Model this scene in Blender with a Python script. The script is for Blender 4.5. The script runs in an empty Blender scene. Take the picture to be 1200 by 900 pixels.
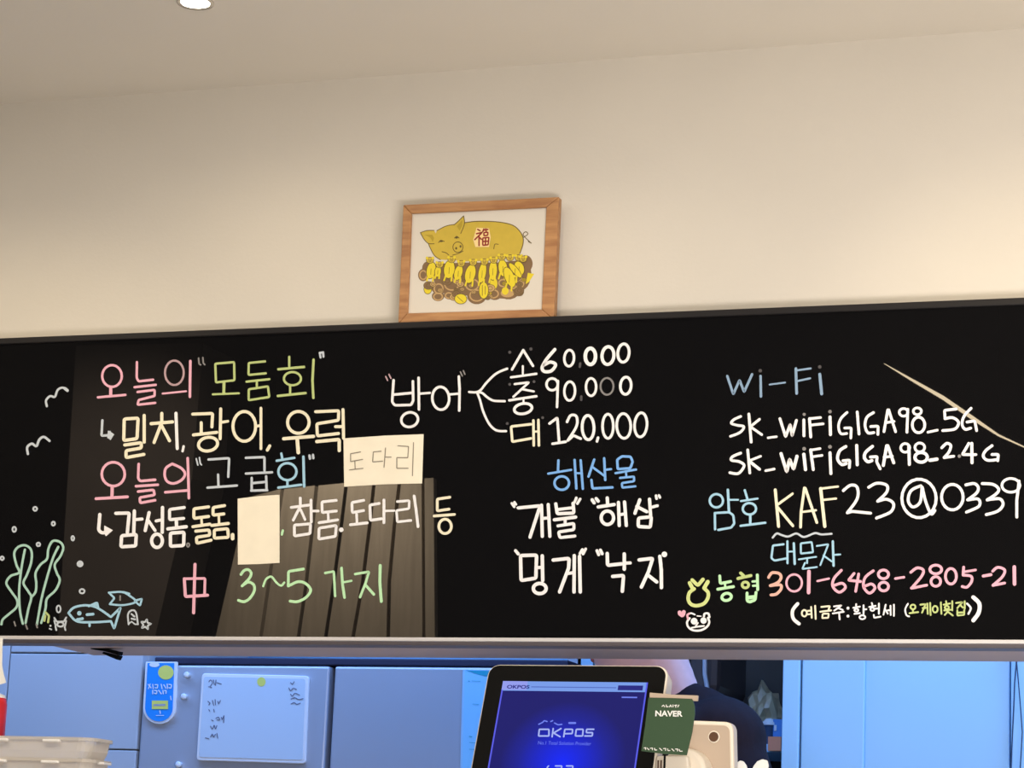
import bpy, bmesh, math, random
from mathutils import Vector, Matrix
random.seed(7)
SC = bpy.context.scene
COL = SC.collection

# ------------------------------------------------------------------ camera
F = 3000.0; PX, PY = 600.0, 450.0; EYE = 1.05; CAM_Y = -4.42
_xl = Vector((8560, -263, -3000)).normalized()
_up = Vector((613, -14263, 3000)).normalized()
_up = (_up - _up.dot(_xl) * _xl).normalized()
_fw = _up.cross(_xl)
R = Matrix((_xl, _fw, _up))                       # world <- camera(x right, y down, z forward)
def raydir(px, py): return (R @ Vector((px - PX, py - PY, F))).normalized()
_d = raydir(600, 450)
CAM = Vector((-_d.x / _d.y * (-CAM_Y), CAM_Y, EYE))
def onY(px, py, Y):
    d = raydir(px, py); return CAM + d * ((Y - CAM.y) / d.y)
def onZ(px, py, Z):
    d = raydir(px, py); return CAM + d * ((Z - CAM.z) / d.z)
def onP(px, py, p0, n):
    d = raydir(px, py); return CAM + d * ((p0 - CAM).dot(n) / d.dot(n))
cd = bpy.data.cameras.new('camera'); co = bpy.data.objects.new('camera', cd); COL.objects.link(co)
cd.sensor_fit = 'HORIZONTAL'; cd.sensor_width = 36; cd.lens = F * 36 / 1200; cd.clip_start = 0.05
right = R @ Vector((1, 0, 0)); upv = R @ Vector((0, -1, 0)); back = R @ Vector((0, 0, -1))
co.matrix_world = Matrix.Translation(CAM) @ Matrix((right, upv, back)).transposed().to_4x4()
SC.camera = co

# ------------------------------------------------------------------ world, lights, exposure
w = bpy.data.worlds.new('world'); SC.world = w; w.use_nodes = True
w.node_tree.nodes['Background'].inputs[0].default_value = (1.0, .85, .65, 1)
w.node_tree.nodes['Background'].inputs[1].default_value = 0.02
vs = SC.view_settings
vs.view_transform = 'Standard'; vs.look = 'None'; vs.gamma = 1; vs.use_curve_mapping = False; vs.exposure = -0.13
def area(name, loc, target, sx, sy, power, col, spread=180):
    l = bpy.data.lights.new(name, 'AREA'); l.shape = 'RECTANGLE'; l.size = sx; l.size_y = sy
    l.energy = power; l.color = col; l.spread = math.radians(spread)
    o = bpy.data.objects.new(name, l); COL.objects.link(o); o.location = loc
    o.rotation_euler = (Vector(target) - Vector(loc)).to_track_quat('-Z', 'Y').to_euler(); return o
def spot(name, loc, target, power, col, ang, blend=.8, rad=.03):
    l = bpy.data.lights.new(name, 'SPOT'); l.energy = power; l.color = col
    l.spot_size = math.radians(ang); l.spot_blend = blend; l.shadow_soft_size = rad
    o = bpy.data.objects.new(name, l); COL.objects.link(o); o.location = loc
    o.rotation_euler = (Vector(target) - Vector(loc)).to_track_quat('-Z', 'Y').to_euler(); return o
ZC = onY(600, 77.5, 0).z                           # ceiling height
WARM = (1.0, .82, .56)
area('hall_ceiling_panel', (.6, -1.25, ZC - .03), (.6, -1.25, 0), 5.5, .5, 40, (1, .90, .78))
area('hall_side_light', (3.4, -4.6, 1.6), (0, 0, 1.9), 1.6, 1.8, 34, (1, .92, .86))  # broad soft area light from the hall's right side; no window is built
area('added_ceiling_fill', (1.6, -2.6, .9), (.9, -.35, ZC), 1.6, .5, 62, (1, .91, .84))  # added fill aimed up to brighten the ceiling; no fixture stands here
BLUE = (.12, .40, 1.0)
area('kitchen_ceiling_panel', (-.6, .75, ZC - .06), (-.6, 1.5, 0.6), 4.6, .5, 84, (.23, .44, 1.0))
area('kitchen_right_panel', (2.0, .55, ZC - .06), (2.0, 1.1, 0.6), 1.6, .3, 34, BLUE)

# ------------------------------------------------------------------ materials
def srgb(r, g, b):
    f = lambda c: ((c / 255) / 12.92 if c / 255 <= .04045 else ((c / 255 + .055) / 1.055) ** 2.4)
    return (f(r), f(g), f(b), 1)
def mat(name, col, rough=.6, metal=0, spec=.5, noise=0, nscale=40, bump=0, bscale=300, emit=0, trans=0, ior=1.5, alpha=1, coat=0):
    m = bpy.data.materials.new(name); m.use_nodes = True; nt = m.node_tree; b = nt.nodes['Principled BSDF']
    b.inputs['Base Color'].default_value = col; b.inputs['Roughness'].default_value = rough
    b.inputs['Metallic'].default_value = metal; b.inputs['IOR'].default_value = ior
    b.inputs['Specular IOR Level'].default_value = spec
    b.inputs['Transmission Weight'].default_value = trans; b.inputs['Alpha'].default_value = alpha
    b.inputs['Coat Weight'].default_value = coat
    tc = nt.nodes.new('ShaderNodeTexCoord')
    if noise:
        n = nt.nodes.new('ShaderNodeTexNoise'); n.inputs['Scale'].default_value = nscale; n.inputs['Detail'].default_value = 4
        nt.links.new(tc.outputs['Object'], n.inputs['Vector'])
        mx = nt.nodes.new('ShaderNodeMixRGB'); mx.blend_type = 'MULTIPLY'; mx.inputs[1].default_value = col
        rp = nt.nodes.new('ShaderNodeMapRange'); rp.inputs['From Min'].default_value = .3; rp.inputs['From Max'].default_value = .7
        rp.inputs['To Min'].default_value = 1 - noise; rp.inputs['To Max'].default_value = 1
        nt.links.new(n.outputs['Fac'], rp.inputs['Value']); nt.links.new(rp.outputs[0], mx.inputs[2])
        mx.inputs[0].default_value = 1; nt.links.new(mx.outputs[0], b.inputs['Base Color'])
    if bump:
        n2 = nt.nodes.new('ShaderNodeTexNoise'); n2.inputs['Scale'].default_value = bscale
        nt.links.new(tc.outputs['Object'], n2.inputs['Vector'])
        bp = nt.nodes.new('ShaderNodeBump'); bp.inputs['Strength'].default_value = bump; bp.inputs['Distance'].default_value = .002
        nt.links.new(n2.outputs['Fac'], bp.inputs['Height']); nt.links.new(bp.outputs[0], b.inputs['Normal'])
    if emit:
        b.inputs['Specular IOR Level'].default_value = .1; b.inputs['Emission Color'].default_value = col; b.inputs['Emission Strength'].default_value = emit
    return m
def wood(name, c1, c2, scale=(3, 60, 60), rough=.45):
    m = bpy.data.materials.new(name); m.use_nodes = True; nt = m.node_tree; b = nt.nodes['Principled BSDF']
    tc = nt.nodes.new('ShaderNodeTexCoord'); mp = nt.nodes.new('ShaderNodeMapping'); mp.inputs['Scale'].default_value = scale
    n = nt.nodes.new('ShaderNodeTexNoise'); n.inputs['Scale'].default_value = 1.5; n.inputs['Detail'].default_value = 6
    cr = nt.nodes.new('ShaderNodeValToRGB'); cr.color_ramp.elements[0].color = c1; cr.color_ramp.elements[1].color = c2
    cr.color_ramp.elements[0].position = .35; cr.color_ramp.elements[1].position = .65
    nt.links.new(tc.outputs['Object'], mp.inputs[0]); nt.links.new(mp.outputs[0], n.inputs['Vector'])
    nt.links.new(n.outputs['Fac'], cr.inputs[0]); nt.links.new(cr.outputs[0], b.inputs['Base Color'])
    b.inputs['Roughness'].default_value = rough; return m
M = dict(
 plaster=mat('plaster', (.72, .68, .60, 1), .85, noise=.04, nscale=3, bump=.15, bscale=120),
 ceil=mat('ceiling_paint', (.80, .76, .68, 1), .9, noise=.03, nscale=2, bump=.1, bscale=90),
 floor=mat('floor_tile', (.45, .40, .33, 1), .4, noise=.1, nscale=5),
 dark=mat('dark_paint', (.006, .006, .007, 1), .95, spec=.1),
 hallwall=mat('hall_wall', (.010, .010, .011, 1), .9, spec=.1),
 glass=mat('black_glass', (.0062, .0061, .0068, 1), .008, spec=.5, ior=1.75),
 profile=mat('black_profile', (.010, .009, .010, 1), .5, spec=.25),
 alu=mat('aluminium_trim', (.66, .65, .66, 1), .5, metal=.15),
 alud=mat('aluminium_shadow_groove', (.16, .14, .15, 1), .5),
 soffit=mat('soffit_panel', (.58, .46, .42, 1), .7, noise=.05, nscale=8),
 steel=mat('fridge_steel', (.52, .55, .62, 1), .38, metal=.35, noise=.05, nscale=2),
 steeld=mat('fridge_gasket', (.02, .02, .05, 1), .6),
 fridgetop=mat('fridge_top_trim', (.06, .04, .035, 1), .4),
 lam=mat('white_laminate', (.50, .54, .58, 1), .55, noise=.03, nscale=3),
 lam2=mat('pale_blue_laminate', (.38, .66, .88, 1), .5, noise=.03, nscale=3),
 white=mat('white_plastic', (.85, .85, .85, 1), .35),
 wbface=mat('whiteboard_face', (.62, .72, .80, 1), .25),
 cream=mat('cream_plastic', (.80, .73, .62, 1), .4),
 beige=mat('beige_plastic', (.50, .40, .31, 1), .5),
 black=mat('black_plastic', (.004, .004, .004, 1), .6, spec=.06),
 paper=mat('cream_paper', (.90, .84, .68, 1), .8, noise=.05, nscale=30),
 pencil=mat('pencil_mark', (.25, .22, .17, 1), .9),
 wpaper=mat('white_paper', (.88, .88, .85, 1), .8),
 red=mat('red_plastic', (.70, .03, .03, 1), .35),
 frost=mat('frosted_plastic', (.78, .74, .68, 1), .3, trans=.45, ior=1.3),
 skin=mat('skin', (.85, .50, .46, 1), .5, noise=.08, nscale=60),
 shirt=mat('navy_cloth', (.030, .020, .024, 1), .95, spec=.1, noise=.2, nscale=25, bump=.4, bscale=60),
 trouser=mat('dark_trouser_cloth', (.02, .02, .025, 1), .9),
 hair=mat('black_hair', (.012, .010, .009, 1), .5, noise=.3, nscale=200),
 lips=mat('lips', (.45, .14, .13, 1), .45),
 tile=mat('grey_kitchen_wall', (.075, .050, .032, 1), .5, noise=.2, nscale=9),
 counter=mat('counter_stone', (.75, .70, .62, 1), .3, noise=.08, nscale=60),
 counterb=wood('counter_wood', (.25, .14, .07, 1), (.35, .22, .11, 1)),
 oak=wood('oak_frame', (.34, .15, .055, 1), (.50, .26, .10, 1), (8, 120, 60)),
 slat=wood('tan_wood_slat', (.42, .36, .29, 1), (.50, .43, .35, 1), (40, 40, 3), .7),
 pillar=mat('taupe_plaster', (.20, .17, .145, 1), .9, noise=.25, nscale=2),
 glow=mat('lamp_glow', (1, .90, .75, 1), emit=14),
 strip=mat('strip_glow', (1, .80, .52, 1), emit=11),
 chrome=mat('bezel_metal', (.7, .68, .64, 1), .25, metal=.8),
 green=mat('sign_green', (.040, .085, .042, 1), .45),
 bagg=mat('green_film', (.80, .62, .36, 1), .35, trans=.3, noise=.3, nscale=20),
 bluep=mat('blue_plastic', (.08, .25, .60, 1), .4),
 orange=mat('orange_carton', (.90, .30, .14, 1), .7),
 tan=mat('tan_carton', (.75, .48, .28, 1), .7),
 signblue=mat('sign_blue', (.02, .30, .85, 1), .4),
 yellow=mat('yellow_print', (.80, .78, .15, 1), .5),
 postb=mat('poster_blue', (.30, .68, .95, 1), .5),
 postt=mat('poster_teal', (.02, .38, .52, 1), .5),
 ink=mat('marker_ink', (.14, .15, .22, 1), .6),
 hole=mat('brown_screw', (.10, .045, .02, 1), .5),
 cable=mat('dark_cable', (.03, .06, .12, 1), .5),
)
def chalk(n, r, g, b): return mat('chalk_' + n, srgb(r, g, b), .85, spec=.2, noise=.07, nscale=60)
CH = dict(
 white=chalk('white', 242, 242, 244), cream=chalk('cream', 240, 234, 208), pink=chalk('pink', 234, 178, 198),
 pinkgrey=chalk('dusty_pink', 186, 158, 164), lime=chalk('lime', 188, 204, 136), mint=chalk('mint', 190, 236, 188),
 sky=chalk('sky', 164, 208, 232), blue=chalk('blue', 124, 178, 240), grey=chalk('grey', 136, 134, 134),
 dgrey=chalk('dim_grey', 84, 82, 84), slate=chalk('slate_blue', 140, 168, 196), sea=chalk('seaweed', 172, 212, 198),
 peach=chalk('peach', 226, 180, 166), ice=chalk('ice', 196, 206, 216), logo=chalk('yellow_green', 208, 220, 146))

# ------------------------------------------------------------------ mesh helpers
class MB:
    def __init__(s): s.v = []; s.f = []; s.mi = []; s.mats = []
    def m(s, mt):
        if mt not in s.mats: s.mats.append(mt)
        return s.mats.index(mt)
    def add(s, vs, fs, mt):
        k = len(s.v); s.v += [tuple(v) for v in vs]; i = s.m(mt)
        for f in fs: s.f.append([a + k for a in f]); s.mi.append(i)
        return s
    def box(s, x0, x1, y0, y1, z0, z1, mt):
        v = [(x, y, z) for z in (z0, z1) for y in (y0, y1) for x in (x0, x1)]
        return s.add(v, [(0, 2, 3, 1), (4, 5, 7, 6), (0, 1, 5, 4), (2, 6, 7, 3), (0, 4, 6, 2), (1, 3, 7, 5)], mt)
    def prism(s, front, off, mt):          # front: loop of points facing camera, off: vector to the back
        n = len(front); off = Vector(off)
        v = [Vector(p) for p in front] + [Vector(p) + off for p in front]
        fs = [list(range(n))[::-1], list(range(n, 2 * n))] + [(i, (i + 1) % n, n + (i + 1) % n, n + i) for i in range(n)]
        return s.add(v, fs, mt)
    def tube(s, pts, r, mt, n=8, caps=True):
        pts = [Vector(p) for p in pts]; rr = r if isinstance(r, (list, tuple)) else [r] * len(pts); rings = []
        for i, p in enumerate(pts):
            t = (pts[min(i + 1, len(pts) - 1)] - pts[max(i - 1, 0)]).normalized()
            a = t.cross(Vector((0, 0, 1)) if abs(t.z) < .9 else Vector((1, 0, 0))).normalized(); b = t.cross(a)
            rings.append([p + (a * math.cos(2 * math.pi * k / n) + b * math.sin(2 * math.pi * k / n)) * rr[i] for k in range(n)])
        v = [q for g in rings for q in g]; fs = []
        for i in range(len(pts) - 1):
            for k in range(n): fs.append((i * n + k, i * n + (k + 1) % n, (i + 1) * n + (k + 1) % n, (i + 1) * n + k))
        if caps: fs += [list(range(n))[::-1], list(range((len(pts) - 1) * n, len(pts) * n))]
        return s.add(v, fs, mt)
    def lathe(s, prof, c, mt, n=24, axis='z'):
        v = []; fs = []
        for r, h in prof:
            for k in range(n):
                a = 2 * math.pi * k / n
                if axis == 'z': v.append((c[0] + r * math.cos(a), c[1] + r * math.sin(a), c[2] + h))
                else: v.append((c[0] + r * math.cos(a), c[1] + h, c[2] + r * math.sin(a)))
        for i in range(len(prof) - 1):
            for k in range(n): fs.append((i * n + k, i * n + (k + 1) % n, (i + 1) * n + (k + 1) % n, (i + 1) * n + k))
        fs += [list(range(n))[::-1], list(range((len(prof) - 1) * n, len(prof) * n))]
        return s.add(v, fs, mt)
    def build(s, name, parent=None, bevel=0, smooth=False, **p):
        me = bpy.data.meshes.new(name); me.from_pydata(s.v, [], s.f)
        for mt in s.mats: me.materials.append(mt)
        me.polygons.foreach_set('material_index', s.mi)
        bm = bmesh.new(); bm.from_mesh(me); 
        if not p.get('flat'): bmesh.ops.recalc_face_normals(bm, faces=bm.faces)
        bm.to_mesh(me); bm.free(); p.pop('flat', None)
        if smooth:
            for f in me.polygons: f.use_smooth = True
        o = bpy.data.objects.new(name, me); COL.objects.link(o)
        if parent: o.parent = parent
        if bevel:
            b = o.modifiers.new('bevel', 'BEVEL'); b.width = bevel; b.segments = 2; b.limit_method = 'ANGLE'
        for k, v in p.items(): o[k] = v
        return o
def thing(name, label, cat, group=None):
    o = bpy.data.objects.new(name, None); COL.objects.link(o); o['label'] = label; o['category'] = cat
    if group: o['group'] = group
    return o
def rrect(w, h, r, n=6):                       # rounded rectangle outline, centred
    pts = []
    for cx, cz, a0 in ((w/2-r, h/2-r, 0), (-w/2+r, h/2-r, 90), (-w/2+r, -h/2+r, 180), (w/2-r, -h/2+r, 270)):
        for k in range(n + 1):
            a = math.radians(a0 + 90 * k / n); pts.append((cx + r * math.cos(a), cz + r * math.sin(a)))
    return pts
def rpoly(c, r, n=5):                          # round the corners of a quad given as 2-D points
    out = []
    for i in range(len(c)):
        p, a, b = Vector(c[i]), Vector(c[i-1]), Vector(c[(i+1) % len(c)])
        s = p + (a-p).normalized()*r; e = p + (b-p).normalized()*r
        for k in range(n + 1):
            t = k/n; out.append(((1-t)**2)*s + 2*t*(1-t)*p + t*t*e)
    return out

# drawing strokes: mini language.  L polyline, S smooth curve, O ellipse, D dot, P filled polygon
def smooth(pts, k=6):
    out = []; n = len(pts)
    for i in range(n - 1):
        p0, p1, p2, p3 = pts[max(i-1, 0)], pts[i], pts[i+1], pts[min(i+2, n-1)]
        for j in range(k):
            t = j/k
            out.append(tuple(.5*((2*p1[a])+(-p0[a]+p2[a])*t+(2*p0[a]-5*p1[a]+4*p2[a]-p3[a])*t*t+(-p0[a]+3*p1[a]-3*p2[a]+p3[a])*t**3) for a in (0, 1)))
    return out + [pts[-1]]
def draw(mb, txt, mp, mt, width, sc=1.0):
    """txt strokes in source units; mp maps source (x,y) to 3-D; width in source units"""
    o = mp(0, 0); ex = (mp(1, 0) - o)
    def up():
        mb.lift = getattr(mb, 'lift', 0) + 1
        return Vector((0, -getattr(mb, 'step', 2e-5)*mb.lift, 0))
    def seg(pts, wd, closed=False):
        hw = wd/2; raw = []
        for p in pts:
            p = Vector(p)
            if not raw or (p - raw[-1]).length > 1e-4: raw.append(p)
        if closed and (raw[0]-raw[-1]).length < 1e-3: raw.pop()
        if not closed and len(raw) > 3 and (raw[0]-raw[-1]).length < hw: raw.pop(); closed = True
        m = len(raw)
        if m < 2: return disc(raw[0], hw, hw)
        P_ = []                                    # soften the corners
        for i, p in enumerate(raw):
            if not closed and i in (0, m-1): P_.append(p); continue
            a, b = raw[i-1]-p, raw[(i+1) % m]-p
            if a.angle(b, math.pi) > 2.6: P_.append(p); continue
            r = min(hw*1.1, a.length*.45, b.length*.45); s0, s1 = p+a.normalized()*r, p+b.normalized()*r
            for t in (0, .25, .5, .75, 1): P_.append((1-t)**2*s0+2*t*(1-t)*p+t*t*s1)
        m = len(P_); l = []; r_ = []
        for i, p in enumerate(P_):
            a = P_[i-1] if (closed or i) else None; b = P_[(i+1) % m] if (closed or i < m-1) else None
            d0 = (p-a).normalized() if a is not None else (b-p).normalized(); d1 = (b-p).normalized() if b is not None else d0
            d = (d0+d1); d = d.normalized() if d.length > 1e-5 else d0
            k = hw/max(.62, d.dot(d0)); n_ = Vector((-d.y, d.x))*k; l.append(p+n_); r_.append(p-n_)
        dz = up(); vs_ = [mp(*q)+dz for q in l]+[mp(*q)+dz for q in r_]
        fs_ = [(i, (i+1) % m, m+(i+1) % m, m+i) for i in range(m if closed else m-1)]
        if not closed:
            for e_, d in ((0, (P_[0]-P_[1]).normalized()), (m-1, (P_[-1]-P_[-2]).normalized())):
                base = math.atan2(l[e_].y-P_[e_].y, l[e_].x-P_[e_].x); sg = -1 if Vector((-d.y, d.x)).dot(l[e_]-P_[e_]) > 0 else 1
                cap = [P_[e_]+hw*Vector((math.cos(base+sg*math.pi*k/6), math.sin(base+sg*math.pi*k/6))) for k in range(1, 6)]
                k0 = len(vs_); vs_ += [mp(*q)+dz for q in cap]
                fs_.append([e_]+list(range(k0, k0+5))+[m+e_])
        mb.add(vs_, fs_, mt)
    def disc(c, rx, ry, n=8):
        dz = up(); mb.add([mp(c[0]+rx*math.cos(2*math.pi*k/n), c[1]+ry*math.sin(2*math.pi*k/n))+dz for k in range(n)], [tuple(range(n))], mt)
    for st in txt.split(';'):
        tk = st.split()
        if not tk: continue
        kind = tk[0]; wd = width
        if kind[1:]: wd = width*float(kind[1:]); kind = kind[0]
        if kind in 'LSP':
            pts = [tuple(float(q) for q in t.split(',')) for t in tk[1:]]
            if kind == 'P': dz = up(); mb.add([mp(*p)+dz for p in pts], [tuple(range(len(pts)))], mt)
            else: seg(smooth(pts) if kind == 'S' else pts, wd)
        else:
            a = [float(q) for q in tk[1].split(',')]
            if kind == 'D': disc(a, a[2], a[2], 12)
            elif kind == 'E':
                t_ = math.radians(a[4]) if len(a) > 4 else 0; dz = up(); ng = 18
                mb.add([mp(a[0]+a[2]*math.cos(q_)*math.cos(t_)-a[3]*math.sin(q_)*math.sin(t_), a[1]+a[2]*math.cos(q_)*math.sin(t_)+a[3]*math.sin(q_)*math.cos(t_))+dz for q_ in [2*math.pi*k/ng for k in range(ng)]], [tuple(range(ng))], mt)
            else:
                rot = math.radians(a[4]) if len(a) > 4 else 0; n = 22
                seg([(a[0]+a[2]*math.cos(t)*math.cos(rot)-a[3]*math.sin(t)*math.sin(rot), a[1]+a[2]*math.cos(t)*math.sin(rot)+a[3]*math.sin(t)*math.cos(rot)) for t in [2*math.pi*k/n for k in range(n)]], wd, True)

# ------------------------------------------------------------------ room shell
def struct(name, mb, **k): return mb.build(name, kind='structure', **k)
BF = -.045                                      # front face of the blackboard glass
ZB = onY(600, 750, 0).z - .012                  # underside of the bulkhead
XL, XR, YB, YK = -6.2, 4.6, -7.6, 2.5
XS = onY(52, 752, 0).x                          # left end of the deep soffit
struct('floor', MB().box(XL, XR, YB, YK, -.1, 0, M['floor']))
struct('ceiling', MB().box(XL, XR, -2.0, YK, ZC, ZC + .12, M['ceil']))
struct('ceiling_hall', MB().box(XL, XR, YB, -2.0, 4.2, 4.3, M['dark'])).name = 'ceiling'
struct('wall_back', MB().box(XL, XR, 0, .035, ZB, ZC, M['plaster']))
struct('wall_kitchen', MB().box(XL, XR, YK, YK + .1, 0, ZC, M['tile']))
struct('wall_left', MB().box(XL - .1, XL, YB, YK, 0, 4.2, M['hallwall']))
struct('wall_right', MB().box(XR, XR + .1, YB, YK, 0, 4.2, M['hallwall']))
struct('wall_front', MB().box(XL, XR, YB - .1, YB, 0, 4.2, M['hallwall']))
struct('trim_1', MB().box(XS, XR, .035, .20, ZB, ZC, M['soffit']))      # deep part of the bulkhead
struct('trim_2', MB().box(XL, XR, -2.02, -2.0, ZC - .02, 4.2, M['dark']))

# ------------------------------------------------------------------ blackboard
zt = (onY(0, 402, BF).z + onY(1200, 360, BF).z)/2
zb = (onY(0, 746.5, BF).z + onY(1200, 749.5, BF).z)/2
xb0, xb1 = onY(-190, 500, BF).x, onY(1330, 500, BF).x
bb = thing('blackboard', 'long black glass menu board with chalk marker writing and sea drawings', 'menu board')
MB().box(xb0, xb1, BF, -.03, zb, zt, M['glass']).build('glass_panel', bb)
MB().box(xb0, xb1, -.03, -.001, zb, zt, M['black']).build('backing', bb)
fr = MB().box(xb0 - .004, xb1, BF - .004, -.0005, zt, zt + .013, M['profile'])
fr.build('top_profile', bb, bevel=.002)
MB().box(xb0 - .018, xb0, BF - .004, -.001, zb, zt + .014, M['profile']).build('side_profile', bb, bevel=.002)
MB().box(xb1, xb1 + .018, BF - .004, -.001, zb, zt + .014, M['profile']).build('side_profile', bb, bevel=.002)
zl = ZB - .001
bt = MB().box(xb0, xb1, BF - .012, -.001, zb - .0068, zb - .0003, M['alu'])
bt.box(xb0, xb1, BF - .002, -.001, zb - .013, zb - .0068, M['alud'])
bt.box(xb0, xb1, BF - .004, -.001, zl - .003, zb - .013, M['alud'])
bt.build('bottom_channel', bb, bevel=.0008, label='silver aluminium channel along the lower edge')

def bmap(ox, oy, s, lift=.0006):
    return lambda x, y: onY(ox + x/s, oy + y/s, BF - lift)
def write(name, label, org, items):
    """items: (colour, width px, strokes)"""
    mb = MB(); mp = bmap(org[0], org[1], org[2])
    for c, wpx, t in items: draw(mb, t, mp, CH[c], wpx*org[2]*.94)
    o = mb.build(name, bb, flat=1)
    if label: o['label'] = label
    return o
T = 'chalk_lettering'
write(T, 'pink and lime heading of the upper menu line', (100, 410, 8), [
 ('pink', 3, 'O 250,245,92,102;L1.3 238,350 238,430;L 118,445 375,422;L 484,115 482,265 500,295 635,280;L 462,350 660,328;L 490,395 650,375 650,432 500,470 490,515 655,497;L.8 725,410 945,388;L1.1 985,105 980,440'),
 ('pinkgrey', 2.6, 'O 835,215,88,115'), ('grey', 2, 'L 1062,78 1067,132 1082,140;L 1102,72 1106,125 1120,138')])
write(T, 'lime green heading word in the first row', (240, 400, 8), [
 ('lime', 2.8, 'L 98,210 275,195 278,365 105,385 98,210;L1.3 180,380 178,490;L.9 75,497 320,487;L 565,188 412,203 410,315 572,300;L 392,378 605,355;L 488,378 488,430;L 412,450 592,422 605,522 412,552 412,450;L 792,145 792,235;L1.1 690,262 930,240;O 822,350,80,62;L 800,412 800,490;L1.1 685,512 945,485;L1.1 1020,172 1010,370 1018,530'),
 ('ice', 2.6, 'L 1078,108 1086,152;L 1110,103 1113,145;L 1078,108 1110,103')])
write(T, 'white chalk fish name with a small arrow, second row', (110, 475, 8), [
 ('ice', 3, 'L 80,140 72,285 170,278;P 140,238 192,272 156,328 132,300;P 132,238 160,240 150,320 125,305'),
 ('cream', 4, 'L 285,128 415,120 405,312 280,330 285,128;L 472,95 472,345;L 290,372 445,350 445,400 302,425 302,490 470,460;L 637,75 637,160;L 537,172 738,155;L 635,165 565,348;L 632,185 710,332'),
 ('white', 3.9, 'L 770,75 782,405;L.8 842,385 832,430')])
write(T, 'cream chalk fish names at the middle of the second row', (220, 470, 6), [
 ('cream', 3.8, 'L 35,92 175,87 170,182;L 95,152 95,225;L 40,238 205,220;L 232,55 228,265;L.9 232,150 282,142;O 143,303,68,48,-10;O 398,178,80,105;L.9 475,178 515,172;L.9 515,50 515,335;L 577,315 560,345;O 778,150,76,77;L1.1 675,265 885,248;L1.2 770,265 778,362;L 900,75 1062,68 1060,135 908,160 912,245 1060,228;L 1040,180 1082,180;L 1092,60 1096,262;L1.1 908,285 1066,270 1066,348')])
write(T, 'pink heading word of the third row', (100, 530, 8), [
 ('pink', 3.3, 'O 262,205,108,112;L1.2 252,320 250,415;L1.1 100,435 395,418;L 500,110 495,245 515,270 655,258;L 475,318 680,305;L 495,368 640,352 650,400 510,425 515,475 655,450;S 815,108 755,150 745,220 770,275 830,292 900,262 935,205 900,150 815,108;L 750,375 955,358;L 960,55 965,200 971,430'),
 ('ice', 1.9, 'L 1040,60 1055,120;L 1070,50 1078,105 1090,118')])
write(T, 'pale blue heading word of the third row', (230, 520, 8), [
 ('ice', 3, 'L 115,148 308,135 300,310;L 205,290 208,400;L 105,412 380,392;L 465,132 640,125 640,250;L 465,280 710,268;L 520,320 520,440;L 655,305 660,435;L 525,370 650,358;L 515,440 665,435;L 1062,110 1066,140;L 1095,105 1098,135'),
 ('sky', 3, 'L 798,92 808,145;L 755,160 920,132;O 855,262,85,80;L 855,345 855,400;L 770,412 985,385;L1.1 1005,122 1012,400')])
write(T, 'bold white fish names with arrow at the left of the fourth row', (105, 585, 6.6667), [
 ('white', 4.2, 'L 80,120 70,240 95,265 150,253;P 115,205 182,242 128,290 112,265;L 205,110 310,108 295,260;L 350,92 345,260;L.9 350,160 410,155;L 250,285 365,275 360,365 245,372 250,285;L 465,105 435,245;L.9 458,165 512,245;L 570,65 568,258;L.9 520,170 570,160;O 527,325,42,52;L.9 740,65 625,80 625,160 735,150;L 678,165 680,215;L 612,232 755,215;L 632,265 738,258 735,362 632,368 632,265'),
 ('grey', 2, 'O 770,358,10,14'),
 ('cream', 3.8, 'L 930,60 815,75 815,150 930,135;L.8 875,150 878,200;L 808,215 940,195;L 830,250 935,240 940,282 835,298 838,345 950,320;L 1055,50 965,65 965,125 1050,115;L.8 1010,130 1012,185;L 955,205 1085,190;L 975,240 1080,230 1085,298 975,305 975,240;L1.2 1118,278 1118,308')])
write(T, 'white fish names written over the slat reflections', (330, 575, 5.4545), [
 ('mint', 3, 'L 8,255 2,280'),
 ('white', 3.5, 'L 120,47 120,95;L 62,107 175,92;L 120,100 75,188;L.9 122,122 150,185;L 188,60 190,200;L.9 190,130 235,130;L 82,220 185,212 182,275 82,290 82,220;L 350,62 258,72 260,140 350,130;L.9 298,140 300,195;L 240,205 358,187;L 240,240 350,222 345,292 238,310 240,240;D 382,250,15;L 525,62 450,76 452,140 525,127;L.9 480,150 482,205;L 440,218 548,206;L 625,82 565,92 568,190 640,180;L 655,60 655,205;L.8 660,130 720,128;L.9 740,70 817,64 815,115 735,127 740,200 828,190;L 848,35 860,120 873,230')])
write(T, 'cream syllable right of the slat reflections', (330, 575, 5.4545), [
 ('cream', 3.4, 'L 1075,42 995,54 995,130 1070,118;L 975,162 1105,152;O 1045,228,40,46')])
write(T, 'pink single character in the bottom row', (200, 650, 8), [
 ('pink', 3.8, 'L 228,90 215,545;L.85 128,226 322,222 318,378;L 128,226 138,393 345,380')])
write(T, 'mint green count in the bottom row', (200, 650, 8), [
 ('mint', 3.4, 'S 660,185 690,148 730,142 755,175 735,225 670,293;S 670,293 725,258 775,278 785,335 745,405 690,440 635,428;S.8 868,295 895,230 945,207 990,260 1035,290 1065,262;L 1245,135 1105,157 1102,295;S 1102,295 1190,255 1260,267 1313,330 1270,400 1190,440 1120,435;L.9 1450,172 1530,157 1542,388;L 1602,125 1612,280 1630,402;L.8 1615,260 1695,245;L.9 1730,182 1860,160 1830,260 1776,398;L 1825,282 1905,372;L1.1 1965,102 1962,260 1975,438')])
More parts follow.
